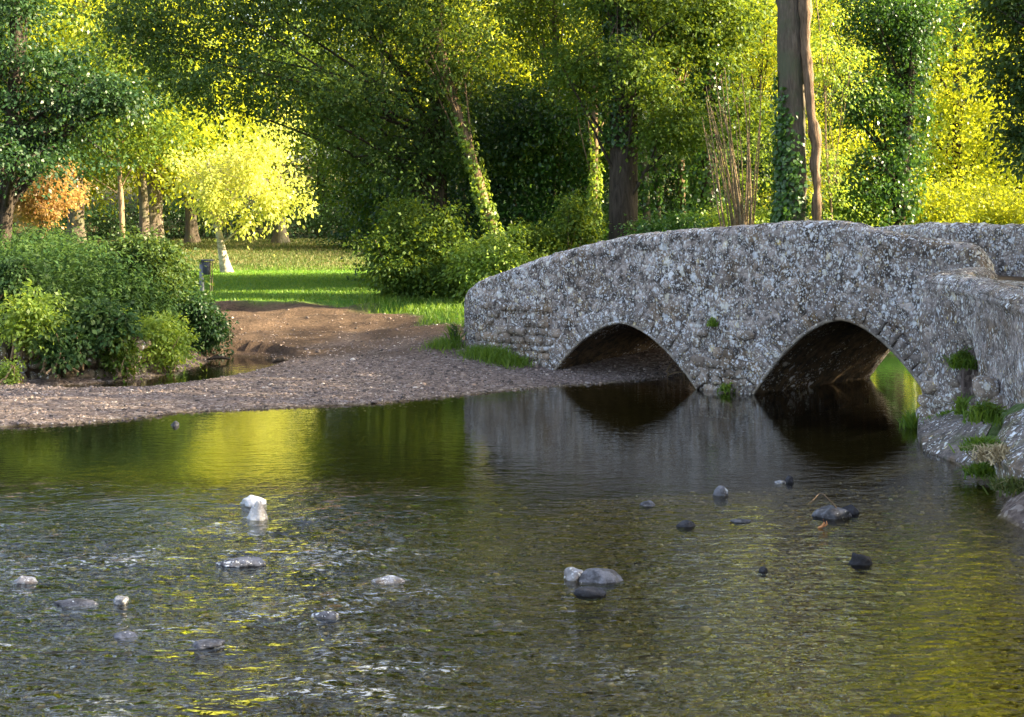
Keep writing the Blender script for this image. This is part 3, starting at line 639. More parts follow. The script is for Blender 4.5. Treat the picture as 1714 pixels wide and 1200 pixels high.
# ------------------------------------------------------------------ foliage tools
def leaves(name, C, A, Nn, Ls, wr, mat, parent, tint, droop=.15):
    """quad leaves: C base, A axis, Nn normal"""
    n = len(C); A = A / (np.linalg.norm(A, axis=1)[:, None] + 1e-9); S = np.cross(A, Nn); S /= np.linalg.norm(S, axis=1)[:, None] + 1e-9; Nn = np.cross(S, A)
    Ls = Ls[:, None]; V = np.empty((n, 4, 3))
    V[:, 0] = C; V[:, 2] = C + A * Ls - Nn * Ls * droop
    mid_ = C + A * Ls * .45; V[:, 1] = mid_ + S * Ls * wr * .5 + Nn * Ls * .06; V[:, 3] = mid_ - S * Ls * wr * .5 + Nn * Ls * .06
    Fq = np.arange(n * 4).reshape(n, 4)
    return mesh_np(name, V.reshape(-1, 3), Fq, mat, parent, attrs={'tint': ('FACE', 'FLOAT', tint)})
def rdir(rng, n): v = rng.normal(size=(n, 3)); return v / np.linalg.norm(v, axis=1)[:, None]
def clumps(rng, ells, nc, shell=.55):
    vol = np.array([e[3] * e[4] * e[5] for e in ells]) ** .8; pick = rng.choice(len(ells), nc, p=vol / vol.sum()); E = np.array(ells, float)[pick]
    d = rdir(rng, nc); r = rng.uniform(0, 1, nc) ** (1 / 3); r = shell + (1 - shell) * r if False else np.where(rng.random(nc) < .7, rng.uniform(shell, 1, nc), r * shell)
    r = r * (1 + .55 * fbm(d * 1.0 + E[:, :3] * .37, 2.1, 3, int(abs(E[0, 0] * 31)) % 97)); r = np.where(rng.random(nc) < .06, r * 1.25, r)
    return E[:, :3] + d * r[:, None] * E[:, 3:6], d
def crown(rng, ells, nc, per, spread, ls, mat, parent, name='crown', wr=.62, flat=.35, tint_amp=.72, up=1.0, dr=.3, cc=None):
    C, D = clumps(rng, ells, nc) if cc is None else (cc, rdir(rng, len(cc)))
    nc = len(C); n = nc * per; ci = np.repeat(np.arange(nc), per)
    sp = spread * rng.uniform(.55, 1.35, nc)[ci]
    off = rng.normal(size=(n, 3)) * sp[:, None] * np.array([1, 1, flat]); r2 = np.hypot(off[:, 0], off[:, 1]); off[:, 2] -= r2 ** 2 / (sp * 2.2 + .01) * dr
    # tilt of the whole spray
    tilt = rng.normal(0, .35, (nc, 2))[ci]; off[:, 2] += off[:, 0] * tilt[:, 0] + off[:, 1] * tilt[:, 1]
    P = C[ci] + off
    A = off / (np.linalg.norm(off, axis=1)[:, None] + 1e-6) + rdir(rng, n) * .8 + np.array([0, 0, -.35]); Nn = rdir(rng, n) * .9 + np.array([0, 0, up])
    ct = rng.random(nc)[ci]; tint = np.clip(ct * tint_amp + rng.random(n) * (1 - tint_amp), 0, 1)
    o = leaves(name, P, A, Nn, ls * rng.uniform(.6, 1.3, n), wr, mat, parent, tint); return o, C
def trunk_path(base, top, bend=(0, 0, 0), n=14, wob=.05, seed=0):
    p = bez(base, top, bend, n); t = np.linspace(0, 4, n); w1 = fbm(np.c_[t, t * 0, t * 0 + seed], 1, 2, seed); w2 = fbm(np.c_[t, t * 0 + 5, t * 0 + seed], 1, 2, seed + 3)
    p[:, 0] += w1 * wob * 4 * np.linspace(0, 1, n); p[:, 1] += w2 * wob * 4 * np.linspace(0, 1, n); return p
def tree(label, base, height, rad, ells, nc, per, spread, ls, lm, bm_, seed, name='tree', cat='tree', group=None, lean=(0, 0), bend=(0, 0, 0), nlimb=9, wr=.62, flat=.35, toprad=.3, sides=12, limbs=True, ivy=None, top=None, limbr=.3, wob=.05):
    """base world xy(z); ells relative to base"""
    rng = np.random.default_rng(seed); bz = base[2] if len(base) > 2 else gz(base[0], base[1]) - .1
    root = thing(name, (base[0], base[1], bz), label, cat, group)
    tp = trunk_path((0, 0, 0), (lean[0], lean[1], height), bend, 16, wob, seed); h = np.linspace(0, 1, 16)
    rr = rad * (1 - (1 - toprad) * h) + rad * .55 * np.exp(-h * height / .35)
    tube([(tp, rr)], BK[bm_], 'trunk', root, sides, .22, seed)
    C = None
    if nc:
        o, C = crown(rng, ells, nc, per, spread, ls, LF[lm], root, wr=wr, flat=flat)
        paths = []
        sel = rng.choice(len(C), min(len(C), nlimb), replace=False)
        for s in sel:
            e_ = C[s]; f_ = np.clip((e_[2] / height) * rng.uniform(.45, .8), .12, .95); a_ = np.array([np.interp(f_, h, tp[:, k]) for k in range(3)])
            b_ = bez(a_, e_, rng.normal(0, .35, 3) + np.array([0, 0, .35]), 8); r0 = np.interp(f_, h, rr) * limbr; paths.append((b_, np.linspace(r0, .012, 8)))
            for _ in range(3):
                q = b_[rng.integers(3, 7)]; e2 = C[rng.integers(len(C))]
                if np.linalg.norm(e2 - q) < 2.6: paths.append((bez(q, e2, rng.normal(0, .15, 3), 5), np.linspace(r0 * .35, .008, 5)))
        if limbs:
            for p in paths: tube([p], BK[bm_], 'limb', root, 6)
        elif paths: tube(paths, BK[bm_], 'limbs', root, 5)
    if top: crown(rng, top[0], top[1], 55, .6, .2, LF[top[2]], root, 'upper_crown')
    if ivy: ivy_on(rng, tp, rr, ivy[0], ivy[1], ivy[2], ivy[3], root, ivy[4] if len(ivy) > 4 else 'ivy', ivy[5] if len(ivy) > 5 else None)
    return root
def ivy_on(rng, tp, rr, n, z0, z1, thick, root, lm='ivy', side=None):
    h = tp[:, 2]; zz = rng.uniform(z0, z1, n); a = rng.uniform(0, 6.283, n) if side is None else rng.normal(side + .45, 1.15, n)
    c = np.c_[np.interp(zz, h, tp[:, 0]), np.interp(zz, h, tp[:, 1]), zz]; R = np.interp(zz, h, rr)
    th = thick * (.6 + .7 * fbm(np.c_[np.cos(a) * 1.5, np.sin(a) * 1.5, zz * .8], 1, 3, 5)).clip(.08, 2)
    dv = np.c_[np.cos(a), np.sin(a), 0 * a]; P = c + dv * (R + th * rng.uniform(.15, 1, n) ** .6)[:, None]
    A = rdir(rng, n) * .7 + np.array([0, 0, -.7]); Nn = dv + rdir(rng, n) * .55 + np.array([0, 0, .3])
    kp = fbm(np.c_[np.cos(a) * 1.3, np.sin(a) * 1.3, zz * .55], 1.2, 3, 8) * .9 + rng.random(n) * .5 > .05 + .75 * ((zz - z0) / (z1 - z0)) ** 3; P, A, Nn = P[kp], A[kp], Nn[kp]; n = len(P)
    tag(leaves('ivy', P, A, Nn, .12 * rng.uniform(.6, 1.3, n), .85, LF[lm], root, rng.random(n)), kind='stuff')
def bush(label, px, py, d, ells, nc, per, spread, ls, lm, seed, name='shrub', cat='shrub', group=None, flat=.5, wr=.62, stems=10, base=None):
    """ells in world metres relative to base"""
    rng = np.random.default_rng(seed); b = base if base is not None else PW(px, py, d); bz = gz(b[0], b[1]) if base is None else b[2]
    root = thing(name, (b[0], b[1], bz), label, cat, group); o, C = crown(rng, ells, nc, per, spread, ls, LF[lm], root, 'foliage', wr, flat)
    if stems:
        sel = rng.choice(len(C), min(stems, len(C)), replace=False)
        tube([(bez((rng.normal(0, .15), rng.normal(0, .15), 0), C[s], rng.normal(0, .15, 3) + np.array([0, 0, .2]), 7), np.linspace(.025, .008, 7)) for s in sel], BK['twig'], 'stems', root, 5)
    return root
def ell_px(base, px0, py0, px1, py1, d, ry):
    """ellipsoid (relative to base) covering a photo rectangle at distance d"""
    a, b = PW(px0, py0, d), PW(px1, py1, d); c = (a + b) / 2 - np.array(base); return (c[0], c[1], c[2], abs(b[0] - a[0]) / 2, ry, abs(a[2] - b[2]) / 2)
def bz3(px, d, py=None):
    x = (px - CX) / F * d; return (x, d, gz(x, d) - .1)

# ------------------------------------------------------------------ background woodland
protos = []
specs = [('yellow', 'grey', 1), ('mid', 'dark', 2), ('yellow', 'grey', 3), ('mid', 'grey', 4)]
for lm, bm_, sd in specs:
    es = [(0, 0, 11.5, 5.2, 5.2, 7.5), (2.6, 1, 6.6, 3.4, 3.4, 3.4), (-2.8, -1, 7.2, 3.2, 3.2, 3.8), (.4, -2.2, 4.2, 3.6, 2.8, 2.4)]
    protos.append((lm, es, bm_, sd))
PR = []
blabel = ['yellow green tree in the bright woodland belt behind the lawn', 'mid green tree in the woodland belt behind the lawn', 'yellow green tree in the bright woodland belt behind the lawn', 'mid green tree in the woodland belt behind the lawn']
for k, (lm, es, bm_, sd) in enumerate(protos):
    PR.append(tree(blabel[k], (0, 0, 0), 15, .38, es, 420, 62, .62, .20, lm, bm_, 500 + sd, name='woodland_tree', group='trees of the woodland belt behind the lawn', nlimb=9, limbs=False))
spots = []
rb = random.Random(5)
for i in range(15): spots.append((-34 + i * 5.4 + rb.uniform(-1, 1), 86 + rb.uniform(-3, 3)))
for i in range(17): spots.append((-46 + i * 7.0 + rb.uniform(-1, 1), 102 + rb.uniform(-4, 4)))
for i in range(4): spots.append((20 + i * 6.5, 72 + i * 2 + rb.uniform(-2, 2)))
for i in range(3): spots.append((-17 - i * 4.6, 68 + i * 3))
used = set()
for i, (x, y) in enumerate(spots):
    k = rb.choice([0, 2, 1, 3]) if i >= 4 else i
    if k in used: o = copy_tree(PR[k])
    else: o = PR[k]; used.add(k)
    o.location = (x, y, gz(x, y) - .1); o.rotation_euler[2] = rb.uniform(0, 6.28); s = rb.uniform(.9, 1.25); o.scale = (s, s, s * rb.uniform(.95, 1.25))
    if i in range(15, 32) and x > -12: o.scale = (s * 1.15, s * 1.15, s * 1.5)

# unseen trees added on the right bank to shade river and bridge
shade = tree('unseen tall tree added on the right bank to shade river and bridge', (0, 0, 0), 16, .45, [(0, 0, 11, 5.5, 5.5, 6), (2.5, 1.5, 6.5, 3.6, 3.6, 3.2), (-2.5, -1.5, 6.6, 3.6, 3.6, 3.0), (0, 0, 4, 3.2, 3.2, 2)], 300, 52, .6, .22, 'mid', 'grey', 620, name='shade_tree', group='added shade trees on the right bank', nlimb=8, limbs=False)
sp2 = [(15, 17), (16.5, 25), (22, 21), (24, 29), (15.5, 9), (14.5, 1), (23, 11), (22, 2), (31, 18), (32, 27), (15, -8), (28, 41)]
for i, (x, y) in enumerate(sp2):
    o = shade if i == 0 else copy_tree(shade); o.location = (x, y, gz(x, y) - .1); o.rotation_euler[2] = i * 1.3; s = 1.3 if i in (9, 12) else .95 if i == 3 else .9 + .1 * (i % 4); o.scale = (s, s, s)

# ------------------------------------------------------------------ named trees
# left dark tree with layered branches
b = bz3(-6, 33)
lay = [ell_px(b, x0, y0, x1, y1, dd, ry) for x0, y0, x1, y1, dd, ry in [(-160, -60, 130, 60, 33, 1.6), (-180, 60, 170, 130, 33, 1.5), (-60, 120, 250, 200, 33, 1.5), (-120, 190, 170, 250, 33, 1.4), (-80, 238, 190, 290, 32, 1.2), (100, 120, 260, 190, 33, 1)]]
tree('dark green tree with layered level branches at the left edge', b, 11, .2, lay, 300, 85, .30, .10, 'dark', 'dark', 701, nlimb=16, lean=(.4, 0), bend=(.35, 0, 0), flat=.22, toprad=.45, limbr=.5)
# copper tree behind
b = bz3(70, 55)
tree('small tree with orange and red copper leaves behind the nettle bank', b, 6, .12, [ell_px(b, 0, 285, 130, 375, 55, 1.6), ell_px(b, 0, 262, 120, 330, 54, 1.3)], 150, 70, .26, .14, 'copper', 'grey', 711, nlimb=8)
# lit small tree by the bin
b = PW(381, 455, 57); b[2] = gz(b[0], b[1]) - .05
bb = tree('small sunlit pale yellow leaved tree with leaning trunk on the lawn', b, 4.6, .19, [ell_px(b, 318, 300, 400, 372, 56.5, 1.0), ell_px(b, 410, 285, 515, 372, 57, 1.3), ell_px(b, 345, 225, 470, 330, 57, 1.9), ell_px(b, 290, 245, 380, 330, 57, 1.3), ell_px(b, 470, 310, 518, 372, 57, .7), ell_px(b, 425, 205, 500, 270, 57, .9), ell_px(b, 395, 335, 425, 395, 56.5, .5)], 105, 60, .25, .17, 'birch', 'pale', 721, lean=(-.75, 0), bend=(-.25, 0, 0), nlimb=12, toprad=.25, flat=1.3)
# trunks at the back of the lawn
for px, wpx, py, d, lab, sd, bk in [(322, 22, 403, 74, 'thick grey trunk tree at the back of the lawn, left of the sunlit tree', 1, 'grey'), (470, 24, 403, 74, 'thick grey trunk tree at the back of the lawn, right of the sunlit tree', 2, 'grey'),
                          (243, 20, 405, 66, 'grey brown trunk tree rising behind the nettle bank', 3, 'grey'), (207, 12, 405, 62, 'slim tan trunk tree behind the nettle bank, left of the thicker one', 4, 'tan')]:
    b = bz3(px, d); tree(lab, b, 9, wpx / 2 * d / F * .95, [(0, 0, 8.5, 3.6, 3, 3.4), (1, -1, 5.8, 2.8, 2, 1.5), (-1.4, -.6, 5.2, 2.4, 2, 1.2)], 190, 60, .5, .17, 'mid' if sd != 1 else 'yellow', bk, 730 + sd, nlimb=8, lean=(-.4, 0))
# hedge
b = bz3(545, 79)
bush('dark clipped looking hedge closing the back of the lawn', 0, 0, 0, [(x, 0, 1.2, 2.4, 1.2, 1.7) for x in np.arange(-13, 8, 2.2)], 420, 60, .4, .15, 'dark', 741, name='hedge', cat='hedge', base=b, stems=0)

# big overhanging tree in the middle (blue green shade foliage hanging from above)
b = bz3(735, 45)
hang = [ell_px(b, x0, y0, x1, y1, dd, ry) for x0, y0, x1, y1, dd, ry in [(250, -120, 560, 120, 44, 2.4), (480, -140, 820, 120, 44, 2.6), (300, 80, 520, 205, 42, 1.6), (430, 90, 700, 250, 43, 1.8), (640, 60, 860, 240, 44, 1.8), (560, 210, 760, 330, 44, 1.5), (180, 0, 330, 120, 43, 1.5), (140, -60, 300, 70, 43, 1.3), (230, 70, 380, 190, 43, 1.3), (700, 200, 830, 300, 45, 1.4)]]
tree('big spreading tree with hanging blue green foliage over the lawn centre', b, 14, .3, hang, 720, 62, .31, .135, 'teal', 'dark', 751, nlimb=26, flat=.6, limbr=.3, top=([(-3.5, 0, 13, 4.0, 3, 4), (1.5, 0, 15, 4, 3, 5), (1, -1, 23, 4.5, 3, 5)], 420, 'mid'))
b = bz3(930, 48)
hang = [ell_px(b, x0, y0, x1, y1, dd, ry) for x0, y0, x1, y1, dd, ry in [(800, -100, 1010, 110, 48, 2.2), (830, 90, 1000, 240, 47, 1.6), (760, 210, 960, 300, 46, 1.5), (930, 200, 1030, 330, 46, 1.2)]]
tree('slender olive green tree between the hanging tree and the massive dark trunk', b, 13, .17, hang, 240, 60, .3, .135, 'mid', 'grey', 752, nlimb=18, flat=.6, top=([(0, 0, 14, 3.4, 3, 4), (0, -2, 22, 4, 3, 5)], 260, 'mid'))
b = bz3(640, 51)
tree('mid green tree with low sweeping branches at the right end of the lawn', b, 9, .2, [ell_px(b, 540, 210, 720, 350, 51, 2), ell_px(b, 600, 300, 720, 420, 50, 1.6), ell_px(b, 520, 100, 700, 230, 51, 2.2)], 330, 65, .42, .14, 'mid', 'grey', 753, nlimb=14)
# leaning ivy trunk
b = bz3(858, 43)
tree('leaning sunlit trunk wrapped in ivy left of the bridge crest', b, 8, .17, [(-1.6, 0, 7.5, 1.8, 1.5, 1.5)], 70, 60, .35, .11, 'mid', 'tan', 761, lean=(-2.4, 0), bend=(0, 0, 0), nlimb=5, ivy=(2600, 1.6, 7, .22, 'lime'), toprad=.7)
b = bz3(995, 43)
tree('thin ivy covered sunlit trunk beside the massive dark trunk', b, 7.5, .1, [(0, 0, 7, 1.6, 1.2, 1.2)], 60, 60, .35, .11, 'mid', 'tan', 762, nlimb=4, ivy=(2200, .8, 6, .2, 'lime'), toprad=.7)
# massive dark trunk
b = bz3(1043, 40)
tree('massive dark furrowed trunk tree just behind the bridge, ivy higher up', b, 14, .42, [ell_px(b, 940, -100, 1150, 60, 40, 1.8), ell_px(b, 1000, 60, 1160, 190, 39, 1.3), ell_px(b, 1060, 170, 1200, 260, 39, 1), ell_px(b, 900, 60, 1010, 170, 40, 1.2)], 280, 62, .29, .125, 'mid', 'dark', 771, nlimb=16, toprad=.75, sides=18, ivy=(6500, 4.3, 12, .35), wob=.02, limbr=.13, top=([(0, 0, 14.5, 4, 3.2, 4.5), (0, -2, 22, 4.5, 3.5, 5)], 320, 'mid'))
for px, wpx, d, lab, lean, sd in [(1088, 16, 44, 'slim grey trunk tree right of the massive dark trunk', -.5, 1), (1108, 11, 45, 'slimmest grey trunk tree right of the massive dark trunk', -.6, 2), (1150, 15, 46, 'thin tan trunk tree half hidden in ivy leaves left of the bare stems', -.5, 3)]:
    b = bz3(px, d); tree(lab, b, 11, wpx / 2 * d / F, [(0, 0, 9.5, 2.2, 1.8, 2.6)], 130, 65, .4, .12, 'mid', 'grey' if sd < 3 else 'tan', 775 + sd, nlimb=7, lean=(lean, 0), ivy=(1500, 2.5, 9, .2))
b = bz3(1185, 44)
tree('ivy smothered tree behind the fan of bare stems', b, 11, .25, [ell_px(b, 1110, -60, 1290, 120, 44, 1.8), ell_px(b, 1120, 120, 1300, 250, 45, 1.5)], 230, 60, .3, .13, 'mid', 'dark', 781, nlimb=12, ivy=(9000, 1, 10, .9))
# fan of bare stems
b = bz3(1240, 37.2); root = thing('bare_stems', b, 'fan of thin bare sunlit stems rising behind the bridge', 'shrub'); rg2 = np.random.default_rng(8)
for k in range(26):
    tx = rg2.uniform(1165, 1275); ty = rg2.uniform(110, 250); e_ = PW(tx, ty, 37.2 + rg2.uniform(-.6, .6)) - np.array(b); s0 = np.array([rg2.uniform(-.25, .35), rg2.uniform(-.2, .2), 0])
    tube([(bez(s0, e_, (rg2.normal(.1, .15), 0, .2), 9), np.linspace(rg2.uniform(.026, .045), .010, 9))], BK['twig'], 'stem', root, 5)
rgc = np.random.default_rng(9); crown(rgc, [(0, .7, 1.5, 1.1, .5, 1.0), (.3, .7, 4, .9, .4, 1.2)], 30, 45, .22, .09, LF['lime'], root, 'foliage')
# tall trunk with twin stem
b = bz3(1325, 36)
tt_ = tree('tall straight grey trunk tree behind the bridge crest, ivy on its lower half', b, 13, .36, [(0, 1, 14.5, 3.2, 2.4, 2.8)], 150, 70, .4, .14, 'mid', 'grey', 791, nlimb=6, toprad=.9, sides=18, ivy=(4200, 1, 6.6, .24, 'ivy', math.pi), wob=.012, limbr=.1, top=([(0, 0, 20, 4.5, 3.5, 5)], 240, 'yellow'))
bt = bz3(1362, 35.6)
tube([smoothp([np.array([0.02, -.35, -.1]) + PW(px, py, 35.5) - PW(1325, 378, 35.5) + np.array([0, 0, 2.95 - b[2] - 0]) for px, py in [(1362, 460), (1362, 372), (1360, 330), (1361, 300), (1357, 270), (1361, 240), (1357, 210), (1352, 190), (1350, 160), (1346, 120), (1343, 80), (1342, 40), (1341, -10), (1340, -80)]], [.12, .11, .10, .10, .13, .10, .14, .11, .10, .12, .13, .13, .13, .12], 90)], bark_mat('bark_brown', (.075, .05, .034), (.25, .17, .115)), 'twin_stem', tt_, 12, .5, 4)
# ivy tree right
b = bz3(1488, 39)
tree('dark leaning tree densely clothed in glossy ivy right of the tall trunk', b, 12, .28, [ell_px(b, 1390, -60, 1600, 110, 39, 1.5), ell_px(b, 1380, 110, 1530, 230, 39, 1.3), ell_px(b, 1390, 230, 1540, 350, 39, 1.3)], 300, 75, .33, .10, 'ivy', 'dark', 801, nlimb=14, lean=(1.1, 0), ivy=(9000, .6, 11, .7), top=([(1, 0, 13, 2.6, 2.4, 3.5), (2, 0, 20, 4, 3, 4.5)], 240, 'yellow'))
b = bz3(1392, 37)
tree('thin pale sapling between the tall trunk and the ivy tree', b, 8, .035, [(0, 0, 6.5, 1.1, .9, 1.4), (.1, 0, 3.4, .9, .6, 1.1)], 60, 50, .24, .09, 'lime', 'twig', 805, nlimb=6, lean=(-.5, 0), bend=(.3, 0, 0))
# yellow lit trees on the right
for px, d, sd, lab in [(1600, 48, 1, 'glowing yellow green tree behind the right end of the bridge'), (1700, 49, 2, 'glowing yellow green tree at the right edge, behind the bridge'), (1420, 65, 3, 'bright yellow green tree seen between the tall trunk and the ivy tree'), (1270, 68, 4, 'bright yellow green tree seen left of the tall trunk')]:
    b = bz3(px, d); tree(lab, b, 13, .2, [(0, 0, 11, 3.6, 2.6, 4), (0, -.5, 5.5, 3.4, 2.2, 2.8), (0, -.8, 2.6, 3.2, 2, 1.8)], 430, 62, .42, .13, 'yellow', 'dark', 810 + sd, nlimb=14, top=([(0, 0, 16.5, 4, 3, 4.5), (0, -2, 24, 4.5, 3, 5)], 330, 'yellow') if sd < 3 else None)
# near hanging branch at right edge
b = np.array([7.9, 14.5, 1.9])
tree('dark blue green hanging branches of a near tree at the right edge', b, 9, .2, [ell_px(b, 1625, -60, 1860, 60, 21, .8), ell_px(b, 1645, 60, 1850, 200, 21, .7), ell_px(b, 1665, 180, 1840, 290, 21, .6)], 260, 60, .15, .08, 'teal', 'dark', 821, nlimb=9, flat=.6)

# ------------------------------------------------------------------ bushes
b = bz3(690, 39)
bush('dense dark green rounded bush at the right side of the lawn', 0, 0, 0, [ell_px(b, 625, 420, 745, 500, 38.3, .9), ell_px(b, 612, 380, 700, 460, 38.8, .9), ell_px(b, 680, 350, 780, 450, 39, 1.1), ell_px(b, 640, 330, 700, 400, 39.4, .7), ell_px(b, 720, 430, 790, 500, 38, .7)], 300, 62, .22, .115, 'mid', 901, base=b)
b = bz3(800, 38)
bush('bush with pale flowering tips just left of the bridge parapet', 0, 0, 0, [ell_px(b, 745, 400, 830, 480, 37.5, .9), ell_px(b, 800, 385, 900, 470, 37.2, .8), ell_px(b, 770, 440, 850, 500, 36.8, .6)], 190, 60, .2, .105, 'lime', 902, base=b)
b = bz3(940, 38)
bush('ragged green bush showing above the left half of the bridge', 0, 0, 0, [ell_px(b, 850, 370, 930, 440, 38, .8), ell_px(b, 920, 330, 1000, 430, 38.6, .8)], 130, 60, .2, .11, 'mid', 903, base=b)
for k, (px, x0, x1, y0, lm, lab) in enumerate([(1120, 1060, 1190, 358, 'ivy', 'dark ivy bush above the bridge beside the slim trunks'), (1245, 1180, 1310, 345, 'lime', 'light green bush at the foot of the fan of bare stems'), (1430, 1370, 1500, 300, 'lime', 'light green bush above the bridge crest right of the tall trunk'), (1560, 1490, 1630, 290, 'yellow', 'yellow green bush above the near parapet end'), (1680, 1610, 1760, 310, 'yellow', 'yellow green bush above the far parapet at the right edge')]):
    b = bz3(px, 38 + k * .8); bush(lab, 0, 0, 0, [ell_px(b, x0, y0, x1, 420, 38 + k * .8, 1.0)], 130, 75, .25, .09, lm, 910 + k, base=b)
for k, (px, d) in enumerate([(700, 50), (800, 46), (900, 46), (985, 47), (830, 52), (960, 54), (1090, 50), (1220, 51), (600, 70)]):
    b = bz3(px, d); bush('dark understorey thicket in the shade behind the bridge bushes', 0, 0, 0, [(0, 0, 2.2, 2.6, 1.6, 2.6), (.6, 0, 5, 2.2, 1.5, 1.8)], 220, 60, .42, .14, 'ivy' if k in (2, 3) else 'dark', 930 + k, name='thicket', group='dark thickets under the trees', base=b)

# nettle bank: uncountable undergrowth on the left mound
rgn = np.random.default_rng(31)
def undergrowth(name, label, pts, hfun, mat, lsz, nl, seed, kind='stuff', upright=.9, wr=.5, lean=.12):
    rng = np.random.default_rng(seed); n = len(pts); z0 = ground_z(pts); H = hfun(pts) * rng.uniform(.75, 1.15, n)
    ln = rng.normal(0, lean, (n, 2)); ci = np.repeat(np.arange(n), nl); f_ = rng.uniform(.12, 1, len(ci)); a = rng.uniform(0, 6.283, len(ci))
    base = np.c_[pts, z0][ci]; P = base + np.c_[ln[ci] * (H[ci] * f_ ** 1.6)[:, None], H[ci] * f_]
    A = np.c_[np.cos(a), np.sin(a), rng.normal(-.15, .3, len(ci))]; Nn = rdir(rng, len(ci)) * .5 + np.array([0, 0, 1.0])
    tint = np.clip(rng.random(n)[ci] * .5 + f_ * .3 + rng.random(len(ci)) * .25, 0, 1)
    o = leaves(name, P, A, Nn, lsz * rng.uniform(.6, 1.3, len(ci)) * (1.15 - .5 * f_), wr, mat, None, tint, .3)
    return tag(o, label, kind=kind)
Q = np.c_[rgn.uniform(-16, -6, 13000), rgn.uniform(25, 42, 13000)]; Q = Q[sdist(Q, MOUND) > .10]
Q = Q[(Q[:, 0] > -Q[:, 1] * .40)]
def hN(P):
    mo_ = sdist(P, MOUND); e_ = np.interp(mo_, [0, .3, 1.2, 2.2], [.55, .85, 1.25, 1.6]); n_ = fbm(np.c_[P, P[:, 0] * 0], .8, 3, 77); return e_ * (1 + .3 * n_)
undergrowth('nettles', 'dense nettles and tall weeds covering the left bank', Q, hN, LF['nettle'], .135, 17, 32)
print('nettle stems', len(Q))
# shrubs on the bank
def mbush(label, px, py0, py1, halfw, d, lm, seed, nc=110, per=75, sp=.16, ls=.075, **kw):
    x = (px - CX) / F * d; zb_ = CH - (py1 - HY) / F * d; b = (x, d, zb_); hh = (py1 - py0) / F * d
    return bush(label, 0, 0, 0, [(0, 0, hh * .55, halfw / F * d, halfw / F * d * .8, hh * .5)], nc, per, sp, ls, lm, seed, base=b, **kw)
mbush('dark elder bush at the right end of the left bank beside the track', 262, 412, 575, 50, 32.5, 'teal', 951, 230, 85, .2, .09)
mbush('low dark green bush drooping to the track at the end of the left bank', 334, 492, 602, 42, 32.0, 'dark', 952, 130, 80, .15, .08)
mbush('bright light green leafy shrub leaning over the side channel', 262, 528, 622, 52, 28.6, 'lime', 953, 120, 70, .14, .075)
mbush('pale green willow like shrub above the stone revetment near the left edge', 50, 480, 600, 52, 26.6, 'lime', 954, 70, 50, .14, .09)
mbush('broad leaved weed hanging over the stone revetment', 165, 505, 585, 55, 27.2, 'nettle', 955, 55, 50, .15, .12)
mbush('green broad leaved bush on top of the left bank near its right end', 235, 395, 470, 50, 31.5, 'teal', 956, 120, 70, .17, .09)
mbush('grey green tall weeds clump at the left edge of the bank', 20, 420, 560, 50, 27.6, 'nettle', 957, 90, 70, .16, .09)
mbush('trailing green weed hiding the foot of the revetment at the left edge', 14, 600, 650, 22, 25.9, 'lime', 958, 26, 45, .08, .06)

mbush('dark leafy weed trailing down the middle of the stone revetment', 100, 545, 622, 34, 26.5, 'nettle', 959, 40, 50, .11, .10)
mbush('small dark weed hanging at the right end of the stone revetment', 205, 560, 630, 26, 27.2, 'mid', 960, 34, 50, .1, .08)
# stone revetment below the left bank
rev = thing('stone_revetment', (-8.6, 27, 0), 'low rough stone retaining wall under the weeds of the left bank', 'wall'); rv = np.array(rev.location)
line = np.array([(-11.5, 26.4), (-9.9, 26.6), (-9.0, 26.75), (-8.2, 27.0), (-7.5, 27.75), (-7.05, 28.7)]); Ls_ = np.concatenate([[0], np.cumsum(np.hypot(*np.diff(line, axis=0).T))]); z0 = 0.0
rg3 = np.random.default_rng(77)
bk = []
for s in np.linspace(0, Ls_[-1], 30):
    x = np.interp(s, Ls_, line[:, 0]); y = np.interp(s, Ls_, line[:, 1]); bk.append((x, y))
bk = np.array(bk); Vb = np.concatenate([np.c_[bk, np.full(30, -.15)], np.c_[bk + [.0, .05], np.full(30, .75)], np.c_[bk + [-.3, .6], np.full(30, .85)]]) - rv
i = np.arange(29); mesh_np('backing', Vb, np.concatenate([np.c_[i, i + 1, i + 31, i + 30], np.c_[i + 30, i + 31, i + 61, i + 60]]), EARTH, rev)
row = 0
while z0 < .66:
    hh = rg3.uniform(.13, .27); s = rg3.uniform(0, .2)
    while s < Ls_[-1]:
        ww = rg3.uniform(.14, .48); x = np.interp(s + ww / 2, Ls_, line[:, 0]); y = np.interp(s + ww / 2, Ls_, line[:, 1])
        V_, F_ = rock_mesh((ww * 1.05, .3, hh * 1.12), int(rg3.integers(9999)), .2, 1, .6)
        an = math.atan2(np.interp(s + ww, Ls_, line[:, 1]) - np.interp(s, Ls_, line[:, 1]), ww); R_ = np.array([[math.cos(an), -math.sin(an), 0], [math.sin(an), math.cos(an), 0], [0, 0, 1]])
        mesh_np('stone', V_ @ R_.T + np.array([x, y + rg3.uniform(-.07, .02), z0 + hh / 2]) - rv, F_, ST_BK, rev, attrs={'tint': ('FACE', 'FLOAT', np.full(len(F_), rg3.random()))})
        s += ww
    z0 += hh

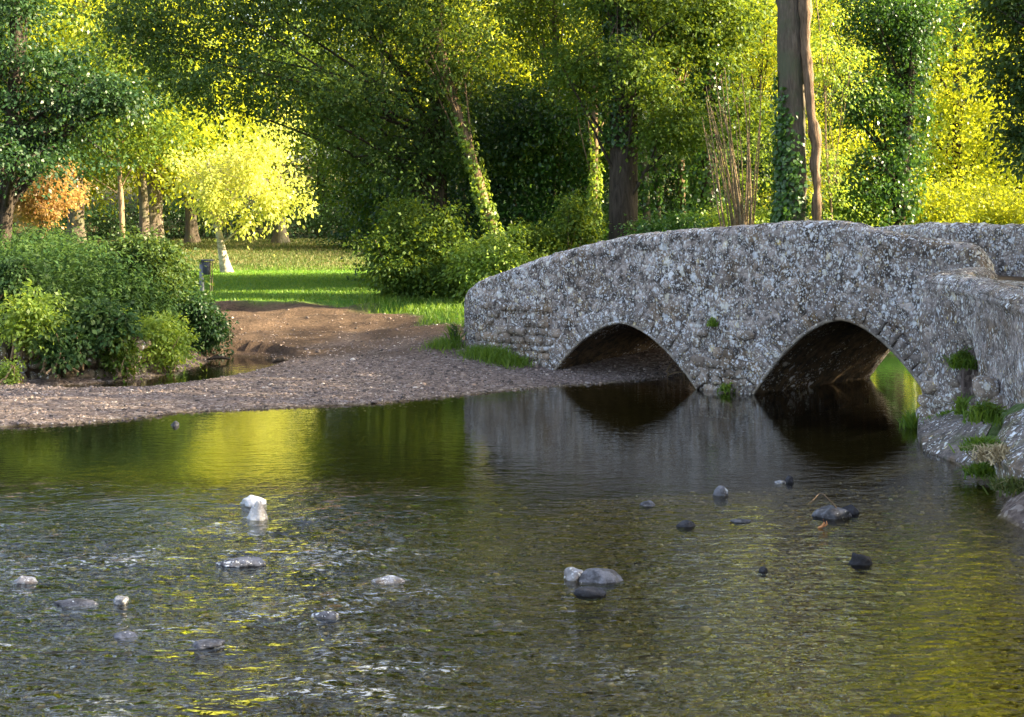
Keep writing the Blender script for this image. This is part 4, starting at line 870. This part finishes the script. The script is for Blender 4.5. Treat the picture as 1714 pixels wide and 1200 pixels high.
# ------------------------------------------------------------------ grass and small plants
def blades(name, pts, hgt, mat, seed, label=None, parent=None, kind='stuff', spread=.5, w_=.009, zoff=None):
    rng = np.random.default_rng(seed); n = len(pts); z0 = ground_z(pts[:, :2]) if zoff is None else zoff; a = rng.uniform(0, 6.283, n); h = hgt * rng.uniform(.5, 1.3, n)
    ww = w_ * rng.uniform(.7, 1.3, n); s = np.c_[np.cos(a), np.sin(a), 0 * a] * ww[:, None]; ln = rng.normal(0, spread, (n, 2)) * h[:, None]
    B = np.c_[pts[:, :2], z0]; mid_ = B + np.c_[ln * .4, h * .6]; tip = B + np.c_[ln, h * (1 - .25 * np.hypot(ln[:, 0], ln[:, 1]) / h)]
    V = np.stack([B - s, B + s, mid_ + s * .8, mid_ - s * .8, tip], 1); k = np.arange(n) * 5
    o = mesh_np(name, V.reshape(-1, 3), [np.stack([k, k + 1, k + 2, k + 3], -1), np.stack([k + 3, k + 2, k + 4], -1)], mat, parent, attrs={'tint': ('FACE', 'FLOAT', np.concatenate([rng.random(n)] * 2))})
    if label: tag(o, label, kind=kind)
    return o
GR = leaf_mat('grass_blade', (.045, .10, .014), (.08, .17, .018), (.18, .25, .045), (.24, .40, .03), tw=.35, rough=.5, spec=.3)
GRD = leaf_mat('grass_mixed', (.035, .07, .014), (.06, .10, .02), (.20, .17, .08), (.14, .2, .04), tw=.3, rough=.6, spec=.2)  # dry grass blades, also darkened to paint in the back bank's shade
rgg = np.random.default_rng(61)
def lawn_pts(n, x0, x1, y0, y1, off=0.0):
    Q = np.c_[rgg.uniform(x0, x1, n), rgg.uniform(y0, y1, n)]; P3_ = np.c_[Q, np.zeros(n)]; en_ = fbm(P3_, .8, 4, 51)
    le = np.interp(Q[:, 0], [-9, -6, -3.5, -2.2, -1.2, 0, 3], [38.3, 38.0, 37.0, 34.6, 33.2, 32.0, 31.8]); return Q[(Q[:, 1] - le + en_ * 1.3) > off + rgg.uniform(-.3, .4, n)]
Q = lawn_pts(62000, -13, 3, 31, 60); blades('lawn_grass', Q, .075, GR, 62, 'short green mown grass of the lawn', w_=.011)
Q = lawn_pts(9000, -4, 1.5, 31, 38.5); blades('rough_grass', Q, .2, GR, 63, 'longer rough grass at the lawn edge beside the bush', w_=.010)
Q = np.c_[rgg.uniform(-18, 0, 26000), rgg.uniform(58, 78, 26000)]; blades('bank_grass', Q, .13, GRD, 64, 'dry yellowish grass on the rising back bank, coloured darker for its shade', w_=.018)

def tuft(label, c, r, h, n, seed, mat=GR, w_=.011, spread=.55, nleaf=0, lm='lime', cat='plant', name='grass_tuft', flatx=1):
    rng = np.random.default_rng(seed); root = thing(name, c, label, cat); p = rng.normal(0, r, (n, 2)) * [1, flatx]
    tag(blades('blades', p, h, mat, seed, None, root, spread=spread, w_=w_, zoff=-np.hypot(p[:, 0], p[:, 1]) * .25), kind='stuff')
    if nleaf:
        crown(rng, [(0, 0, h * .6, r * 1.3, r * 1.3, h * .5)], nleaf, 30, r * .4, .045, LF[lm], root, 'leaves')[0]['kind'] = 'stuff'
    return root
def bface(px, py, off=.06):
    t = px_t(px); r = B0[1] + U[1] * t; c = PW(px, py, r); c[:2] -= N * off; return c
tuft('small fern tuft growing in the bridge face above the pier', bface(1196, 544), .05, .12, 90, 71, nleaf=3)
tuft('small green weed at the waterline of the pier', bface(1222, 652, .12), .07, .12, 90, 72, nleaf=6)
tuft('thin weed climbing the rounded left end of the bridge', bface(766, 572, .1), .06, .45, 60, 73, nleaf=7, lm='nettle')
for k, (px, py, lab) in enumerate([(745, 580, 'lush grass tuft at the left end of the bridge'), (800, 592, 'grass tuft at the foot of the bridge, left of the taller clump'), (832, 600, 'tallest grass clump at the foot of the bridge'), (858, 604, 'grass tuft at the foot of the bridge, right of the taller clump')]):
    t = px_t(px); r = B0[1] + U[1] * t - .35; x = (px - CX) / F * r; tuft(lab, (x, r, gz(x, r)), .2, .24 if k != 2 else .34, 700, 80 + k, w_=.008)
tuft('bright green fern plant growing from the cavity of the wing wall', PW(1609, 612, 20.0), .08, .2, 420, 91, nleaf=26, lm='mid', w_=.009, spread=.9)
tuft('grass clump at the waterline of the wing wall corner', PW(1530, 712, 21.1), .07, .24, 220, 92)
tuft('single upright green weed above the sloping slab', PW(1608, 692, 19.2), .04, .3, 60, 93, nleaf=5, lm='lime')
tuft('green weeds between slab and furrowed boulder, uppermost clump', PW(1650, 700, 17.6), .1, .2, 320, 94, nleaf=12, lm='mid')
tuft('green grass hanging by the slab edge, middle clump', PW(1646, 748, 16.8), .1, .16, 380, 95, spread=.9)
tuft('green grass at the water edge below the slab, lowest clump', PW(1650, 790, 16.6), .1, .15, 340, 96, spread=.9)
tuft('dry straw coloured grass clump on the right boulder edge', PW(1676, 762, 16.2), .12, .16, 420, 97, mat=simple('straw', (.42, .34, .2)), spread=1.0, name='dry_grass')
tuft('dry grass clump above the mossy boulder at the right edge', PW(1694, 815, 15.2), .1, .14, 320, 98, mat=GRD, spread=1.0, name='dry_grass')
for k, (px, py) in enumerate([(1570, 704), (1590, 695)]): tuft(['low grass on the ledge of the wing wall, left patch', 'low grass on the ledge of the wing wall, right patch'][k], PW(px, py, 20.1 - k * .2), .07, .09, 200, 99 + k)

# litter bin -------------------------------------------------------
P = PW(345, 487, 43); P[2] = gz(P[0], P[1])
lb = thing('litter_bin', P, 'grey wooden litter bin on posts beside the lawn behind the nettle bank', 'litter bin')
def boxm(name, x0, x1, y0, y1, z0, z1, mat, top=(1, 1), sh=0):
    V_ = np.array([(x, y, z0) for x, y in ((x0, y0), (x1, y0), (x1, y1), (x0, y1))] + [((x - (x0 + x1) / 2) * top[0] + (x0 + x1) / 2 + sh, (y - (y0 + y1) / 2) * top[1] + (y0 + y1) / 2, z1) for x, y in ((x0, y0), (x1, y0), (x1, y1), (x0, y1))], float)
    o = mesh_np(name, V_, np.array([(3, 2, 1, 0), (4, 5, 6, 7), (0, 1, 5, 4), (1, 2, 6, 5), (2, 3, 7, 6), (3, 0, 4, 7)]), mat, lb)
    bv = o.modifiers.new('bevel', 'BEVEL'); bv.width = .008; return o
boxm('post', -.19, -.07, -.06, .06, -.1, .90, BIN)
boxm('bin_box', -.065, .10, -.10, .10, .50, .885, BIND, (1.3, 1.1))
boxm('lid', -.21, .22, -.14, .14, .905, .96, BIND); boxm('lid_edge', -.24, -.215, -.14, .14, .88, .95, BIN)
boxm('leg', .12, .145, -.05, -.02, -.1, .90, WOODP); boxm('leg', .165, .19, .02, .05, -.1, .90, WOODP)

# fallen sticks near the side channel
for k, (px, py, wd, lab) in enumerate([(470, 606, .34, 'dark wet stick lying at the tip of the side channel'), (365, 602, .5, 'dark root end lying where the side channel meets the bank')]):
    c = PG(px, py, .05); st = thing('stick', c, lab, 'stick'); tube([([(-wd / 2, 0, 0), (-wd / 6, .03, .04), (wd / 6, 0, .05), (wd / 2, .05, .01)], [.02, .045, .04, .015])], BK['dark'], 'wood', st, 7, .3, k)
c = PW(1140, 634, 27.6); c[2] = .08; st = thing('driftwood', c, 'tangled pale driftwood twigs under the first arch', 'driftwood')
for k in range(6):
    a = rg.uniform(-1, 1, 3) * [.5, .3, .1]; b_ = rg.uniform(-1, 1, 3) * [.5, .3, .25]; tube([(bez(a, b_, (0, 0, .25), 7), np.linspace(.016, .006, 7))], BK['twig'], 'twig', st, 5)
